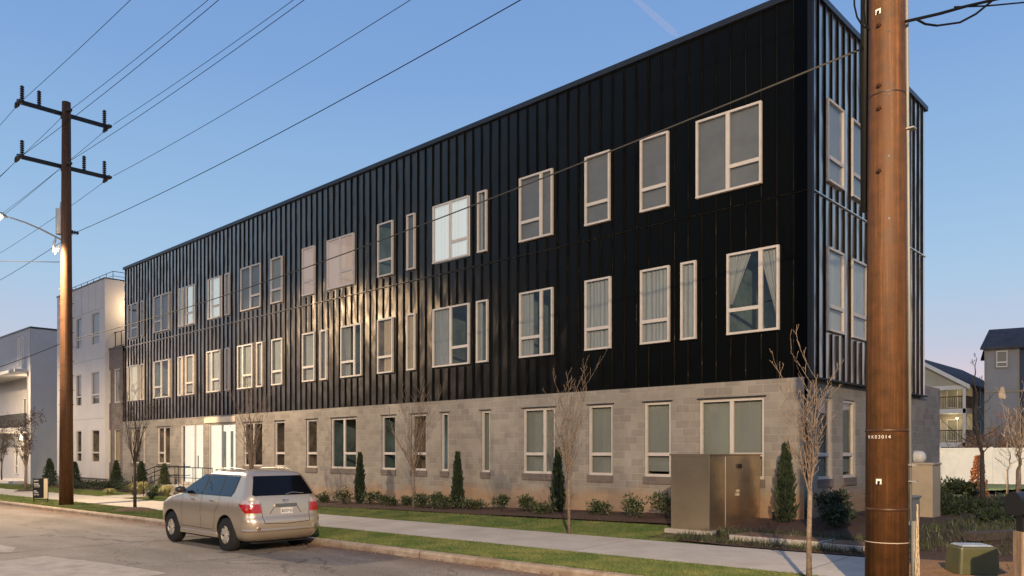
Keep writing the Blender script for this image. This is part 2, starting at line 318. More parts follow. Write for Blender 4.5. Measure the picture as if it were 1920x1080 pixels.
def walk_mat():
    m, t, b = newmat('sidewalk_concrete'); b.inputs['Roughness'].default_value = .9
    tcn = N(t, 'ShaderNodeTexCoord'); s = N(t, 'ShaderNodeSeparateXYZ'); t.links.new(tcn.outputs['Object'], s.inputs[0])
    a = N(t, 'ShaderNodeTexNoise'); a.inputs['Scale'].default_value = 1.1; a.inputs['Detail'].default_value = 8; a.inputs['Roughness'].default_value = .68; t.links.new(tcn.outputs['Object'], a.inputs['Vector'])
    cr = N(t, 'ShaderNodeValToRGB'); t.links.new(a.outputs['Fac'], cr.inputs[0]); cr.color_ramp.elements[0].position = .3; cr.color_ramp.elements[1].position = .7
    cr.color_ramp.elements[0].color = (.36, .32, .265, 1); cr.color_ramp.elements[1].color = (.50, .455, .39, 1)
    dv = N(t, 'ShaderNodeMath', operation='DIVIDE'); t.links.new(s.outputs['X'], dv.inputs[0]); dv.inputs[1].default_value = 4.6
    fr = N(t, 'ShaderNodeMath', operation='FRACT'); t.links.new(dv.outputs[0], fr.inputs[0])
    su = N(t, 'ShaderNodeMath', operation='SUBTRACT'); t.links.new(fr.outputs[0], su.inputs[0]); su.inputs[1].default_value = .5
    ab = N(t, 'ShaderNodeMath', operation='ABSOLUTE'); t.links.new(su.outputs[0], ab.inputs[0])
    mr = N(t, 'ShaderNodeMapRange'); mr.inputs[1].default_value = .001; mr.inputs[2].default_value = .0035; mr.inputs[3].default_value = .3; mr.inputs[4].default_value = 1; t.links.new(ab.outputs[0], mr.inputs[0])
    vm = N(t, 'ShaderNodeVectorMath', operation='SCALE'); t.links.new(cr.outputs[0], vm.inputs[0]); t.links.new(mr.outputs[0], vm.inputs['Scale']); t.links.new(vm.outputs[0], b.inputs['Base Color'])
    g = N(t, 'ShaderNodeTexNoise'); g.inputs['Scale'].default_value = 60; t.links.new(tcn.outputs['Object'], g.inputs['Vector'])
    bp = N(t, 'ShaderNodeBump'); bp.inputs['Strength'].default_value = .3; bp.inputs['Distance'].default_value = .006; t.links.new(g.outputs['Fac'], bp.inputs['Height']); t.links.new(bp.outputs[0], b.inputs['Normal'])
    return m
M['road'] = road_mat(); M['walk'] = walk_mat()
M['turf'] = mat('turf', (.04, .062, .015), .9, 0, c2=(.09, .11, .03), vscale=2.5, bump=1, bscale=70)
M['grass'] = mat('grass_blades', (.075, .13, .026), .7, 0, c2=(.21, .22, .068), vscale=1.3)
M['hill'] = mat('wooded_hill', (.03, .028, .024), .95, 0, c2=(.07, .055, .04), vscale=.05, bump=1, bscale=.5)
M['patch'] = mat('pale_patch', (.40, .35, .29), .9, 0, .2, 2.5, .4, 70)

# ------------------------------------------------------------------ ground, road, kerb, pavement
def grid(xs, ys, f, name, m):
    b = MB(); nx, ny = len(xs), len(ys)
    b.v = [(x, y, f(x, y)) for y in ys for x in xs]
    for j in range(ny - 1):
        for i in range(nx - 1):
            a = j * nx + i; b.f.append((a, a + 1, a + nx + 1, a + nx)); b.m.append(0)
    return b.build(name, m, smooth=True)
xs = [-900, -500, -300, -200, -150, -120, -100] + [-90 + 2 * i for i in range(41)] + [-9 + .5 * i for i in range(50)] + [18, 24, 30, 40, 70, 120, 250, 500, 900]
ys = [-900, -400, -150, -60, -30, -19.3, -19.2, CURB + .12, CURB + .155, -7, SW0 - .2, SW0, -5, SW1, SW1 + .2] + [-3.3 + .3 * i for i in range(10)] + [0, 3, 6, 10, 14, 20, 27, 40, 70, 150, 400, 900]
def gground(x, y):
    n = noise.noise(Vector((x * .35, y * .35, 0))) * .03 if (y > SW1 + .1 and abs(x) < 80) else 0
    if y < CURB + .13: return zroad(x) - .05
    far = max(0, (abs(x) + abs(y) - 250)) * .0
    if SW0 - .01 < y < SW1 + .01: return gz(x, y) - .03
    return gz(x, y) + n + far
struct(grid(xs, ys, gground, 'ground', M['turf']))
rx = [-400, -200, -100] + [-80 + 4 * i for i in range(30)] + [60, 200]
struct(grid(rx, [-19.2, -16, -13, -10.5, -9, CURB], lambda x, y: zroad(x) + .004, 'road', M['road']))
b = MB()
for i in range(60):
    x0 = -140 + 2.6 * i; x1 = x0 + 2.594
    if x1 > 12: break
    z0, z1 = zroad(x0), zroad(x1)
    pr = [(CURB, -.02), (CURB, .10), (CURB + .03, .145), (CURB + .15, .155), (CURB + .165, .10)]
    jit = random.Random(i).uniform(-.006, .006)
    for k in range(4):
        b.quad((x0, pr[k][0] + jit, z0 + pr[k][1]), (x1, pr[k][0] + jit, z1 + pr[k][1]), (x1, pr[k + 1][0] + jit, z1 + pr[k + 1][1]), (x0, pr[k + 1][0] + jit, z0 + pr[k + 1][1]))
struct(b.build('kerb', M['curb']))
struct(grid([-140, -100] + [-80 + 2 * i for i in range(41)] + [2, SWX], [SW0, (SW0 + SW1) / 2, SW1], lambda x, y: gz(x, y) + .012, 'pavement', M['walk']))
# entrance path and pale road patches
struct(grid([-34.4, -33, -31.4], [SW1, -3.2, -2.6, -2.3], lambda x, y: gz(x, y) + .02, 'path', M['walk']))
def patch(name, pts, zo=.008):
    b = MB(); n = len(pts); b.v = [(x, y, zroad(x) + zo) for x, y in pts]; b.f = [tuple(range(n))]; b.m = [0]; return struct(b.build(name, M['patch']))
def wob(c, r, seed, n=28, sx=1, sy=1):
    rr = random.Random(seed); ph = [rr.uniform(0, 6.28) for _ in range(4)]; out = []
    for i in range(n):
        a = 2 * math.pi * i / n; q = r * (1 + .12 * math.sin(2 * a + ph[0]) + .08 * math.sin(5 * a + ph[1]) + .05 * math.sin(9 * a + ph[2]))
        out.append((c[0] + sx * q * math.cos(a), c[1] + sy * q * math.sin(a)))
    return out
patch('road_patch', [(-11.3, -12.8), (-8.9, -12.35), (-6.7, -12.15), (-6.2, -13.5), (-5, -15), (-10.5, -15)])
patch('road_patch', [(-16, -12.9), (-13.6, -12.75), (-12.7, -13.05), (-13.2, -13.7), (-16, -14)])
# mulch beds
def bed(name, pts, m, zo=.035):
    bm = bmesh.new(); vs = [bm.verts.new((x, y, 0)) for x, y in pts]; bm.faces.new(vs)
    bmesh.ops.triangulate(bm, faces=bm.faces[:]); bmesh.ops.subdivide_edges(bm, edges=bm.edges[:], cuts=7, use_grid_fill=True)
    for v in bm.verts: v.co.z = gz(v.co.x, v.co.y) + zo + .05 * abs(noise.noise(Vector((v.co.x * 1.3, v.co.y * 1.3, 3))))
    me = bpy.data.meshes.new(name); bm.to_mesh(me); bm.free(); me.materials.append(m)
    o = bpy.data.objects.new(name, me); col.objects.link(o); ORG[o.name] = Vector(); return struct(o)
bed('mulch_bed', [(-27, -1.9), (-18, -2.2), (-10, -2.0), (-2.3, -1.9), (-2.1, .4), (-27, .4)], M['soil'])
bed('mulch_bed', [(-57, -1.7), (-45, -1.6), (-34.6, -1.7), (-34.6, .4), (-57, .4)], M['soil'])
bed('mulch_bed', [(-2.2, -3.5), (-.6, -3.72), (3.3, -3.75), (3.6, -6.6), (9, -6.6), (12, 0), (9, 15), (.3, 15), (.1, .5), (-2.2, .3)], M['soil'], .02)
bed('straw_bed', [(3.45, -3.8), (3.6, -7.6), (12, -7.6), (10, -3.4), (6, -3.0)], M['straw'], .05)
bed('straw_bed', [(.8, 17), (8, 9), (12, 8), (14, 22.4), (2, 22.4), (-.5, 19)], M['straw'], .05)
# wooded ridge on the horizon
b = MB(); nseg = 220; prof = []
for i in range(nseg + 1):
    a = 2 * math.pi * i / nseg; r = 170 + 25 * noise.noise(Vector((math.cos(a) * 3, math.sin(a) * 3, 1)))
    h = 13 + 5 * noise.noise(Vector((math.cos(a) * 4, math.sin(a) * 4, 5))) + 2.2 * noise.noise(Vector((math.cos(a) * 60, math.sin(a) * 60, 5)))
    prof.append((r * math.cos(a), r * math.sin(a), h))
for i in range(nseg):
    p, q = prof[i], prof[i + 1]
    b.quad((p[0] * .9, p[1] * .9, -3), (q[0] * .9, q[1] * .9, -3), q, p); b.quad(p, q, (q[0] * 1.3, q[1] * 1.3, q[2] - 1), (p[0] * 1.3, p[1] * 1.3, p[2] - 1))
struct(b.build('hills', M['hill']))

# ------------------------------------------------------------------ walls with real openings
def PF(y0): return lambda u, z, d: (u, y0 - d, z)          # street facade, outward -y
def PS(x0): return lambda u, z, d: (x0 + d, u, z)          # side facade, outward +x
def wall(mb, P, u0, u1, z0, z1, holes, reveal=0, m=0, mr=0):
    us = sorted({u0, u1, *[v for h in holes for v in h[:2] if u0 < v < u1]}); zs = sorted({z0, z1, *[v for h in holes for v in h[2:4] if z0 < v < z1]})
    for a, c in zip(us, us[1:]):
        for e, g in zip(zs, zs[1:]):
            uc, zc = (a + c) / 2, (e + g) / 2
            if any(h[0] < uc < h[1] and h[2] < zc < h[3] for h in holes): continue
            mb.quad(P(a, e, 0), P(c, e, 0), P(c, g, 0), P(a, g, 0), m)
    if reveal:
        for h in holes:
            a, c, e, g = h[:4]
            for q in (((a, e), (c, e)), ((c, e), (c, g)), ((c, g), (a, g)), ((a, g), (a, e))):
                mb.quad(P(*q[0], 0), P(*q[1], 0), P(*q[1], -reveal), P(*q[0], -reveal), mr)
def bar(mb, P, u0, u1, z0, z1, d0, d1, m=0):
    c = [P(u0, z0, d0), P(u0, z0, d1), P(u1, z0, d1), P(u1, z0, d0), P(u0, z1, d0), P(u0, z1, d1), P(u1, z1, d1), P(u1, z1, d0)]
    mb.hexa(c, m)
rs = random.Random(7)
def window(parent, P, u0, u1, z0, z1, kind, style, out, fw=.055, mull=None, fmat='frame', name='window', ft=.035):
    """frame (part) > pane, curtain or room (sub-parts). out = how far the frame face stands outside the wall plane"""
    hi = out; lo = out - .07; f = MB(); e = .0
    bar(f, P, u0, u1, z1 - fw, z1, lo, hi); bar(f, P, u0, u1, z0, z0 + fw, lo, hi + .012)
    bar(f, P, u0, u0 + fw, z0 + fw, z1 - fw, lo, hi); bar(f, P, u1 - fw, u1, z0 + fw, z1 - fw, lo, hi)
    H = z1 - z0; zt = z0 + .30 * H; mw = .10
    if kind in 'DBEM':
        if mull is None: mull = {'D': .66, 'B': .5, 'E': .36, 'M': .5}[kind]
        mu = u0 + (u1 - u0) * mull
        bar(f, P, mu - mw / 2, mu + mw / 2, z0 + fw, z1 - fw, lo + .004, hi - .004)
    if kind == 'S': bar(f, P, u0 + fw, u1 - fw, zt - .045, zt + .045, lo + .006, hi - .006)
    if kind in 'DM': bar(f, P, u0 + fw, mu - mw / 2, zt - .045, zt + .045, lo + .006, hi - .006)
    if kind in 'BE': bar(f, P, mu + mw / 2, u1 - fw, zt - .045, zt + .045, lo + .006, hi - .006)
    fo = f.build(name, M[fmat], parent)
    g = MB(); g.quad(P(u0 + fw, z0 + fw, lo + .03), P(u1 - fw, z0 + fw, lo + .03), P(u1 - fw, z1 - fw, lo + .03), P(u0 + fw, z1 - fw, lo + .03))
    g.build('pane', M['glass'], fo)
    a, c = u0 + .01, u1 - .01; d = lo - .06
    def folds(mk, e0, e1, amp=.02, dd=None, top=None):
        mb = MB(); n = max(8, int((e1 - e0) / .03)); D = d if dd is None else dd; ph = rs.uniform(0, 6)
        zt_ = z1 if top is None else top
        for i in range(n):
            p0, p1 = e0 + (e1 - e0) * i / n, e0 + (e1 - e0) * (i + 1) / n
            q0, q1 = D + amp * math.sin(p0 * 45 + ph + 1.5 * math.sin(p0 * 9)), D + amp * math.sin(p1 * 45 + ph + 1.5 * math.sin(p1 * 9))
            mb.quad(P(p0, z0, q0), P(p1, z0, q1), P(p1, zt_, q1), P(p0, zt_, q0))
        mb.build('curtain', M[mk], fo, smooth=True)
    def roombox(mk, depth=1.6, back=None):
        mb = MB(); B = lo - depth
        mb.quad(P(a, z0, B), P(c, z0, B), P(c, z1, B), P(a, z1, B), 0)
        for (p, q) in (((a, z0), (c, z0)), ((c, z0), (c, z1)), ((c, z1), (a, z1)), ((a, z1), (a, z0))):
            mb.quad(P(*p, lo - .005), P(*q, lo - .005), P(*q, B), P(*p, B), 1)
        mb.build('room_interior', [M[mk], M[back or mk]], fo)
    if style == 'blind' or style == 'blind_d':
        mb = MB(); bar(mb, P, a, c, z0 + (.14 if rs.random() < .3 else 0), z1, d - .01, d); mb.build('blind', M[style], fo)
        roombox('room', .6)
    elif style == 'curtain': folds('curtain', a, c); roombox('room', .5)
    elif style == 'beige': folds('beigecurtain', a, c); roombox('room', .5)
    elif style == 'half': folds('curtain', a, a + (c - a) * .38); folds('curtain', c - (c - a) * .12, c); roombox('room_t', 1.8)
    elif style == 'tied':
        mb = MB(); W = (c - a)
        for (s0, s1) in ((0, .45), (.62, .42)):
            n = 22
            for i in range(n):
                for j in range(10):
                    def pt(i_, j_):
                        fz = j_ / 10; wd = s1 * W * (1 - .85 * fz) if s0 == 0 else s1 * W * (1 - .8 * fz)
                        base = a if s0 == 0 else c
                        uu = a + wd * i_ / n if s0 == 0 else (c - wd + wd * i_ / n)
                        return P(uu, z1 - (z1 - z0) * (.62 if s0 == 0 else .8) * fz, d + .02 * math.sin(i_ * 1.9))
                    mb.quad(pt(i, j + 1), pt(i + 1, j + 1), pt(i + 1, j), pt(i, j))
        mb.build('curtain', M['curtain'], fo, smooth=True); roombox('room_t', 1.8)
    elif style == 'room': roombox('room', 1.5)
    elif style == 'teal': roombox('room_t', 1.2)
    elif style == 'beigeroom': folds('beigecurtain', a + (c - a) * .3, c, .015); roombox('room', 1.0)
    elif style == 'lit_w': folds('lit_w', a, c, .015)
    elif style == 'lit_y': folds('lit_y', a, c, .015)
    elif style == 'lit_p': roombox('lit_p', 1.7, 'lit_pk')
    elif style == 'tubelight':
        roombox('room_t', 1.0); mb = MB(); um = (a + c) / 2 + .03; mb.tube([P(um, z0 + .25, lo - .5), P(um, z0 + 1.15, lo - .5)], .05, 8); mb.build('tube_lamp', M['tube'], fo)
    return fo

# ------------------------------------------------------------------ the black building
ZB, ZM, ZT = 3.966, 8.376, 13.138
W3 = (8.776, 10.788); W2 = (5.148, 7.19); W1 = (1.54, 3.552)
XL = on_y(233.5, 0).x; YE = on_x(1734, 0).y; YB = on_x(1768, 0).y; BLK = .10
XE = on_y(200, BLK).x
bld = thing('apartment_building', (0, 0, .6), 'long three-storey building clad in black standing-seam metal above a grey-brown block ground floor', 'building')
up3 = [(241.5, 260, 'E', 'blind_d'), (265.5, 271.5, 'N', 'blind'), (290.5, 318.3, 'M', 'blind_d'), (336.5, 343.3, 'N', 'lit_w'), (350.4, 365, 'S', 'lit_w'), (391.6, 415.4, 'E', 'lit_w'), (423.6, 432.4, 'N', 'curtain'),
       (453.2, 490.8, 'B', 'blind_d'), (510, 530.8, 'S', 'blind'), (568.9, 591.3, 'S', 'lit_p'), (615.4, 664.8, 'B', 'lit_p'), (710.3, 738.3, 'S', 'teal'), (765, 779.9, 'N', 'blind_d'), (813.9, 881, 'B', 'lit_w'),
       (897.6, 914.4, 'N', 'half'), (976, 1038, 'D', 'blind_d'), (1099, 1145.5, 'S', 'blind_d'), (1202.5, 1255.3, 'S', 'blind_d'), (1307.3, 1429.7, 'B', 'blind_d')]
up2 = [(241.5, 260, 'E', 'lit_y'), (264, 271.7, 'N', 'beige'), (290.3, 318.5, 'M', 'teal'), (335.7, 343.4, 'N', 'curtain'), (350, 365, 'S', 'blind'), (389.7, 415.3, 'E', 'curtain'), (423.6, 432.6, 'N', 'curtain'),
       (447.5, 475.3, 'E', 'blind'), (483, 494.3, 'N', 'blind'), (511.6, 531.3, 'S', 'blind'), (569.2, 592.2, 'S', 'blind'), (602.3, 615, 'N', 'blind'), (641.3, 680.2, 'D', 'half'), (710, 738.8, 'S', 'beigeroom'),
       (765, 780.5, 'N', 'beige'), (814, 882, 'B', 'half'), (895.5, 916.6, 'N', 'half'), (976.5, 1038.6, 'D', 'half'), (1099, 1147, 'S', 'curtain'), (1203, 1257, 'S', 'curtain'), (1278.5, 1307, 'N', 'curtain'), (1365, 1462.5, 'D', 'tied')]
gr = [(252.5, 257.5, 'N', 'blind'), (257.8, 268.5, 'S', 'room'), (274.5, 279, 'N', 'room'), (301.8, 325.4, 'M', 'room'), (464.5, 499.2, 'M', 'room'), (522.4, 540.9, 'S', 'room'), (581.4, 601.8, 'S', 'room'), (628.3, 675.6, 'B', 'teal'),
      (723.2, 749.3, 'S', 'teal'), (778.6, 807, 'S', 'room'), (834.5, 848.4, 'N', 'tubelight'), (910, 926.4, 'N', 'blind'), (988.4, 1048, 'D', 'blind'), (1111, 1156, 'S', 'blind'), (1215.3, 1265, 'S', 'blind'), (1318.3, 1439.5, 'B', 'blind')]
P0 = PF(0); Pb = PF(-BLK)
h3 = [(on_y(a, 0).x, on_y(c, 0).x, *W3) for a, c, _, _ in up3]
h2 = [(on_y(a, 0).x, on_y(c, 0).x, *W2) for a, c, _, _ in up2]
h1 = [(on_y(a, BLK).x, on_y(c, BLK).x, *W1) for a, c, _, _ in gr]
sw = [(1547, 1577.5), (1593, 1622)]
s3 = [(on_x(a, 0).y, on_x(c, 0).y, *W3) for a, c in sw]; s2 = [(on_x(a, 0).y, on_x(c, 0).y, *W2) for a, c in sw]
sg = [(on_x(1534, -BLK).y, on_x(1560.5, -BLK).y, *W1), (on_x(1580.5, -BLK).y, on_x(1604, -BLK).y, *W1)]
c = MB()
wall(c, P0, XL, 0, ZB, ZT - .1, h3 + h2, .12, 0, 0); wall(c, PS(0), 0, YE, ZB, ZT - .1, s3 + s2, .12, 0, 0)
c.quad((XL, 0, ZB), (XL, 9, ZB), (XL, 9, ZT - .1), (XL, 0, ZT - .1)); c.quad((0, YE, ZB), (XL, YE, ZB), (XL, YE, ZT - .1), (0, YE, ZT - .1))
c.quad((XL, 0, ZB), (0, 0, ZB), (0, BLK + .05, ZB), (XL, BLK + .05, ZB)); c.quad((-BLK - .05, 0, ZB), (0, 0, ZB), (0, YE, ZB), (-BLK - .05, YE, ZB))
RH, RW = .052, .011
def ribs(P, ua, ub, step, holes, flip=1):
    n = int(abs(ub - ua) / step)
    for i in range(0, n + 1):
        u = ua + flip * step * i
        if i == 0: continue
        for (za, zb_) in ((ZB + .02, ZM - .03), (ZM + .03, ZT - .17)):
            cuts = sorted([(h[2] - .05, h[3] + .05) for h in holes if h[0] - .03 < u < h[1] + .03 and za < h[2] < zb_]); z = za
            for q in cuts:
                if q[0] > z: bar(c, P, u - RW, u + RW, z, q[0], 0, RH, 1)
                z = q[1]
            if z < zb_: bar(c, P, u - RW, u + RW, z, zb_, 0, RH, 1)
ribs(P0, 0, XL, .406, h3 + h2, -1); ribs(PS(0), 0, YE, .406, s3 + s2, 1)
bar(c, P0, XL, .05, ZM - .012, ZM + .012, .0, .05); bar(c, PS(0), -.0, YE, ZM - .012, ZM + .012, .0, .049)
c.build('metal_cladding', [M['clad'], M['clad_rib']], bld)
t = MB()
bar(t, P0, XL - .06, .085, ZT - .15, ZT, -.3, .085); bar(t, PS(0), .3, YE + .06, ZT - .149, ZT - .001, -.3, .084)
t.build('parapet_cap', M['trim_dark'], bld)
t = MB(); bar(t, P0, XL, .1, ZB - .03, ZB + .012, -.02, .09); bar(t, PS(0), .02, YE, ZB - .029, ZB + .011, -.02, .09); bar(t, P0, -.03, .082, ZB + .01, ZT - .155, -.03, .082)
t.build('drip_trim', mat('trim_grey', (.03, .03, .03), .6, 0, spec=.2), bld)
t = MB(); t.quad((XL + .1, .3, ZT - .5), (-.3, .3, ZT - .5), (-.3, YE, ZT - .5), (XL + .1, YE, ZT - .5)); t.build('roof', M['trim_dark'], bld)
# block ground floor, with entrance opening
ex0, ex1, ex2, ex3 = [on_y(p, BLK).x for p in (346, 388, 398.5, 449)]
EZ0, EZ1 = .52, 3.60
entr = [(ex0, ex1, EZ0, EZ1), (ex2, ex3, EZ0, EZ1 - .05)]
k = MB(); wall(k, Pb, XL, -BLK, -1.2, ZB + .0, h1 + entr, .11); wall(k, PS(-BLK), BLK, YE, -1, ZB, sg, .11)
bar(k, PS(-BLK), YE, YB, -1, 4.33, -3, 0)
k.build('block_wall', M['block'], bld)
k = MB()
EXT2 = [(on_y(a, BLK).x, on_y(c_, BLK).x) for a, c_ in ((209.5, 213.5), (220, 231))]
he = [(a, c_, *W2) for a, c_ in EXT2] + [(a, c_, *W1) for a, c_ in EXT2]
wall(k, Pb, XE, XL - .002, -1.5, ZM + .05, he, .11); k.quad((XE, BLK, ZM + .05), (XL, BLK, ZM + .05), (XL, 9, ZM + .05), (XE, 9, ZM + .05))
k.build('block_wing', M['block_b'], bld)
k = MB(); bar(k, Pb, XE, XL - .01, ZM + .05, ZM + .13, -.2, .04); k.build('wing_coping', M['trim_dark'], bld)
for (a, c_) in EXT2:
    for W, st in ((W2, 'blind'), (W1, 'beige')): window(bld, Pb, a, c_, W[0], W[1], 'S' if c_ - a > 1 else 'N', st, -.04)
rl = MB()
for i in range(4):
    x = XE + .25 + (XL - XE - .3) * i / 3; rl.box(x - .02, x + .02, .16, .2, ZM + .13, ZM + 1.1)
rl.box(XE + .2, XL - .05, .165, .195, ZM + 1.1, ZM + 1.14); rl.box(XE + .2, XL - .05, .165, .195, ZM + .25, ZM + .28); rl.build('terrace_railing', M['iron'], bld)
for lst, hs, W in ((up3, h3, W3), (up2, h2, W2)):
    for (a, c_, kd, st), h in zip(lst, hs): window(bld, P0, h[0], h[1], W[0], W[1], kd, st, .085, fmat='frame')
for (a, c_, kd, st), h in zip(gr, h1):
    fo = window(bld, Pb, h[0], h[1], W1[0], W1[1], kd, st, -.045, fw=.07)
    s_ = MB(); bar(s_, Pb, h[0] - .03, h[1] + .03, W1[0] - .20, W1[0] - .002, -.04, .03); s_.build('sill', M['block_b'], fo)
    s_ = MB(); bar(s_, Pb, h[0] - .06, h[1] + .06, W1[1] + .002, W1[1] + .035, -.05, .02); s_.build('lintel', M['trim_dark'], fo)
for hs, W, st in ((s3, W3, 'blind'), (s2, W2, 'curtain')):
    for h in hs: window(bld, PS(0), h[0], h[1], W[0], W[1], 'S', st, .085)
for h in sg:
    fo = window(bld, PS(-BLK), h[0], h[1], *W1, 'S', 'blind', -.045, fw=.07)
    s_ = MB(); bar(s_, PS(-BLK), h[0] - .03, h[1] + .03, W1[0] - .20, W1[0] - .002, -.04, .03); s_.build('sill', M['block_b'], fo)
# entrance: glazed door bay, pillar, glazed corner, lit header panel
e = MB(); fwm = .06
for (a, c_, z1) in ((ex0, ex1, EZ1), (ex2, ex3, EZ1 - .05)):
    bar(e, Pb, a, a + fwm, EZ0, z1, -.11, -.03); bar(e, Pb, c_ - fwm, c_, EZ0, z1, -.11, -.03); bar(e, Pb, a, c_, z1 - fwm, z1, -.109, -.031); bar(e, Pb, a, c_, EZ0, EZ0 + .12, -.109, -.031)
mid = (ex0 + ex1) / 2 + .25
bar(e, Pb, mid - .04, mid + .04, EZ0, EZ1, -.108, -.032); mid2 = ex2 + (ex3 - ex2) * .48; bar(e, Pb, mid2 - .03, mid2 + .03, EZ0, EZ1, -.108, -.032)
fo = e.build('entrance_door', M['frame'], bld)
g = MB()
for a, c_ in ((ex0, ex1), (ex2, ex3)): g.quad(Pb(a, EZ0, -.07), Pb(c_, EZ0, -.07), Pb(c_, EZ1 - .05, -.07), Pb(a, EZ1 - .05, -.07))
g.build('pane', M['glass'], fo)
g = MB(); g.box(mid + .12, mid + .15, BLK - .06, BLK - .02, 1.35, 2.0); g.build('handle', M['iron'], fo)
g = MB()
g.quad((ex0 - .2, BLK + 2.6, 0), (ex3 + .2, BLK + 2.6, 0), (ex3 + .2, BLK + 2.6, 3.7), (ex0 - .2, BLK + 2.6, 3.7), 0)
g.quad((ex0 - .2, BLK + .12, 3.69), (ex3 + .2, BLK + .12, 3.69), (ex3 + .2, BLK + 2.6, 3.69), (ex0 - .2, BLK + 2.6, 3.69), 0)
g.quad((ex0 - .2, BLK + .12, 0), (ex0 - .2, BLK + 2.6, 0), (ex0 - .2, BLK + 2.6, 3.7), (ex0 - .2, BLK + .12, 3.7), 0)
for i in range(7):
    uu = ex0 + .3 + i * .8; g.box(uu, uu + .12, BLK + 2.0, BLK + 2.1, .5, 3.3, 1)
g.box(ex2 + .25, ex2 + 1.1, BLK + 1.2, BLK + 1.7, .5, 1.55, 2); g.build('lobby_interior', [M['lit_lobby'], M['curtain'], M['grey']], fo)
h = MB(); bar(h, Pb, ex2 - .4, ex3, EZ1 + .03, ZB - .07, .0, .05); h.build('entrance_header', mat('cream_panel', (.75, .62, .46), .6), bld)
stp = MB(); sx0, sx1 = ex0 - .3, ex0 + 1.15
stp.box(sx0, ex3 + .3, -1.4, BLK - .002, -.6, EZ0 - .02)
for i in range(3): stp.box(sx0, sx1, -1.4 - .3 * (i + 1), -1.4 - .3 * i, -.6, EZ0 - .15 - .15 * i)
stp.build('entrance_steps', M['concrete'], bld)
rl = MB()
zl = EZ0 + .92; zb2 = EZ0 - .5 + .95
for xx in (sx0 + .05, sx1 - .03):
    rl.tube([(xx, -2.45, zb2 - .95), (xx, -2.45, zb2), (xx, -1.3, zl), (xx, -.1, zl)], .022, 6)
    rl.tube([(xx, -2.45, zb2 - .45), (xx, -1.3, zl - .45), (xx, -.1, zl - .45)], .016, 6)
    for yy in (-1.35, -.7): rl.tube([(xx, yy, EZ0 - .1), (xx, yy, zl)], .02, 6)
rl.tube([(sx1, -1.34, zl), (ex3 + .2, -1.34, zl)], .022, 6); rl.tube([(sx1, -1.34, zl - .5), (ex3 + .2, -1.34, zl - .5)], .016, 6)
for i in range(6):
    x = sx1 + (ex3 + .2 - sx1) * i / 5; rl.tube([(x, -1.34, EZ0 - .1), (x, -1.34, zl)], .016, 6)
rl.build('handrail', M['iron'], bld)
o2 = MB(); xo = on_y(1092, BLK, 890); o2.box(xo.x - .05, xo.x + .05, BLK - .05, BLK, xo.z - .12, xo.z + .09); o2.build('wall_socket', M['iron'], bld)
vl = MB(); pv = on_x(1716, -BLK, 857)
vl.tube([(-BLK, pv.y, pv.z), (.06, pv.y, pv.z)], .2, 14); vl.tube([(.06, pv.y, pv.z), (.14, pv.y, pv.z), (.2, pv.y, pv.z)], [.2, .17, .08], 14); vl.box(-BLK, -.02, pv.y - .05, pv.y + .05, 1.0, pv.z)
vl.build('wall_meter', M['paint_w'], bld, smooth=False)
def area(name, loc, rot, size, sy, e, colr):
    l = bpy.data.lights.new(name, 'AREA'); l.shape = 'RECTANGLE'; l.size = size; l.size_y = sy; l.energy = e; l.color = colr
    o = bpy.data.objects.new(name, l); col.objects.link(o); o.location = loc; o.rotation_euler = rot; return o
def point(name, loc, e, colr, r=.08):
    l = bpy.data.lights.new(name, 'POINT'); l.energy = e; l.color = colr; l.shadow_soft_size = r
    o = bpy.data.objects.new(name, l); col.objects.link(o); o.location = loc; return o

# ------------------------------------------------------------------ white building next door
wb0, wb1 = on_y(107, -.35).x, on_y(196.5, -.35).x
wh = thing('white_building', (wb1, 0, -.2), 'white panelled three-storey building between the grey townhouse and the black building', 'building')
Pw = PF(-.35 * -1) if False else (lambda u, z, d: (u, -.35 - d, z))
cols = [(on_y(a, -.35).x, on_y(c_, -.35).x) for a, c_ in ((113, 119), (130, 137), (143, 152.5), (171, 186))]
hw = [(a, c_, *W) for a, c_ in cols for W in (W1, W2, (8.85, 10.86))]
zw = on_y(196, -.35, 522).z
k = MB(); wall(k, Pw, wb0, wb1, .55, zw, hw, .1); k.quad((wb1, -.35, .55), (wb1, 14, .55), (wb1, 14, zw), (wb1, -.35, zw)); k.quad((wb0, -.35, .55), (wb0, 14, .55), (wb0, 14, zw), (wb0, -.35, zw)); k.quad((wb0, -.35, zw), (wb1, -.35, zw), (wb1, 14, zw), (wb0, 14, zw))
for zz in (4.25, 7.95, 11.0): bar(k, Pw, wb0, wb1, zz, zz + .02, 0, .006, 1)
for i in range(7):
    xx = wb0 + 1.1 + i * 1.22; bar(k, Pw, xx, xx + .012, 11.03, zw, 0, .005, 1)
k.build('panel_wall', [M['white'], M['grey']], wh)
k = MB(); k.box(wb0 + .05, wb1 - .05, -.25, 13.9, -1.6, .55); k.build('plinth', M['concrete'], wh)
k = MB(); k.box(wb0 - .03, wb1 + .03, -.4, 14, zw, zw + .06); k.build('roof_cap', M['trim_dark'], wh)
for i, q in enumerate(hw): window(wh, Pw, *q, 'S' if q[1] - q[0] < 1.4 else 'D', ['room', 'blind', 'blind'][i % 3], -.03, fmat='frame')
rl = MB(); rl.tube([(wb0 + .5, .3, zw + .62), (wb1 - .5, .3, zw + .62), (wb1 - .5, 8, zw + .62)], .02, 5); rl.tube([(wb0 + .5, .3, zw + .34), (wb1 - .5, .3, zw + .34), (wb1 - .5, 8, zw + .34)], .015, 5)
for i in range(8): rl.tube([(wb0 + .5 + (wb1 - wb0 - 1) * i / 7, .3, zw), (wb0 + .5 + (wb1 - wb0 - 1) * i / 7, .3, zw + .62)], .018, 5)
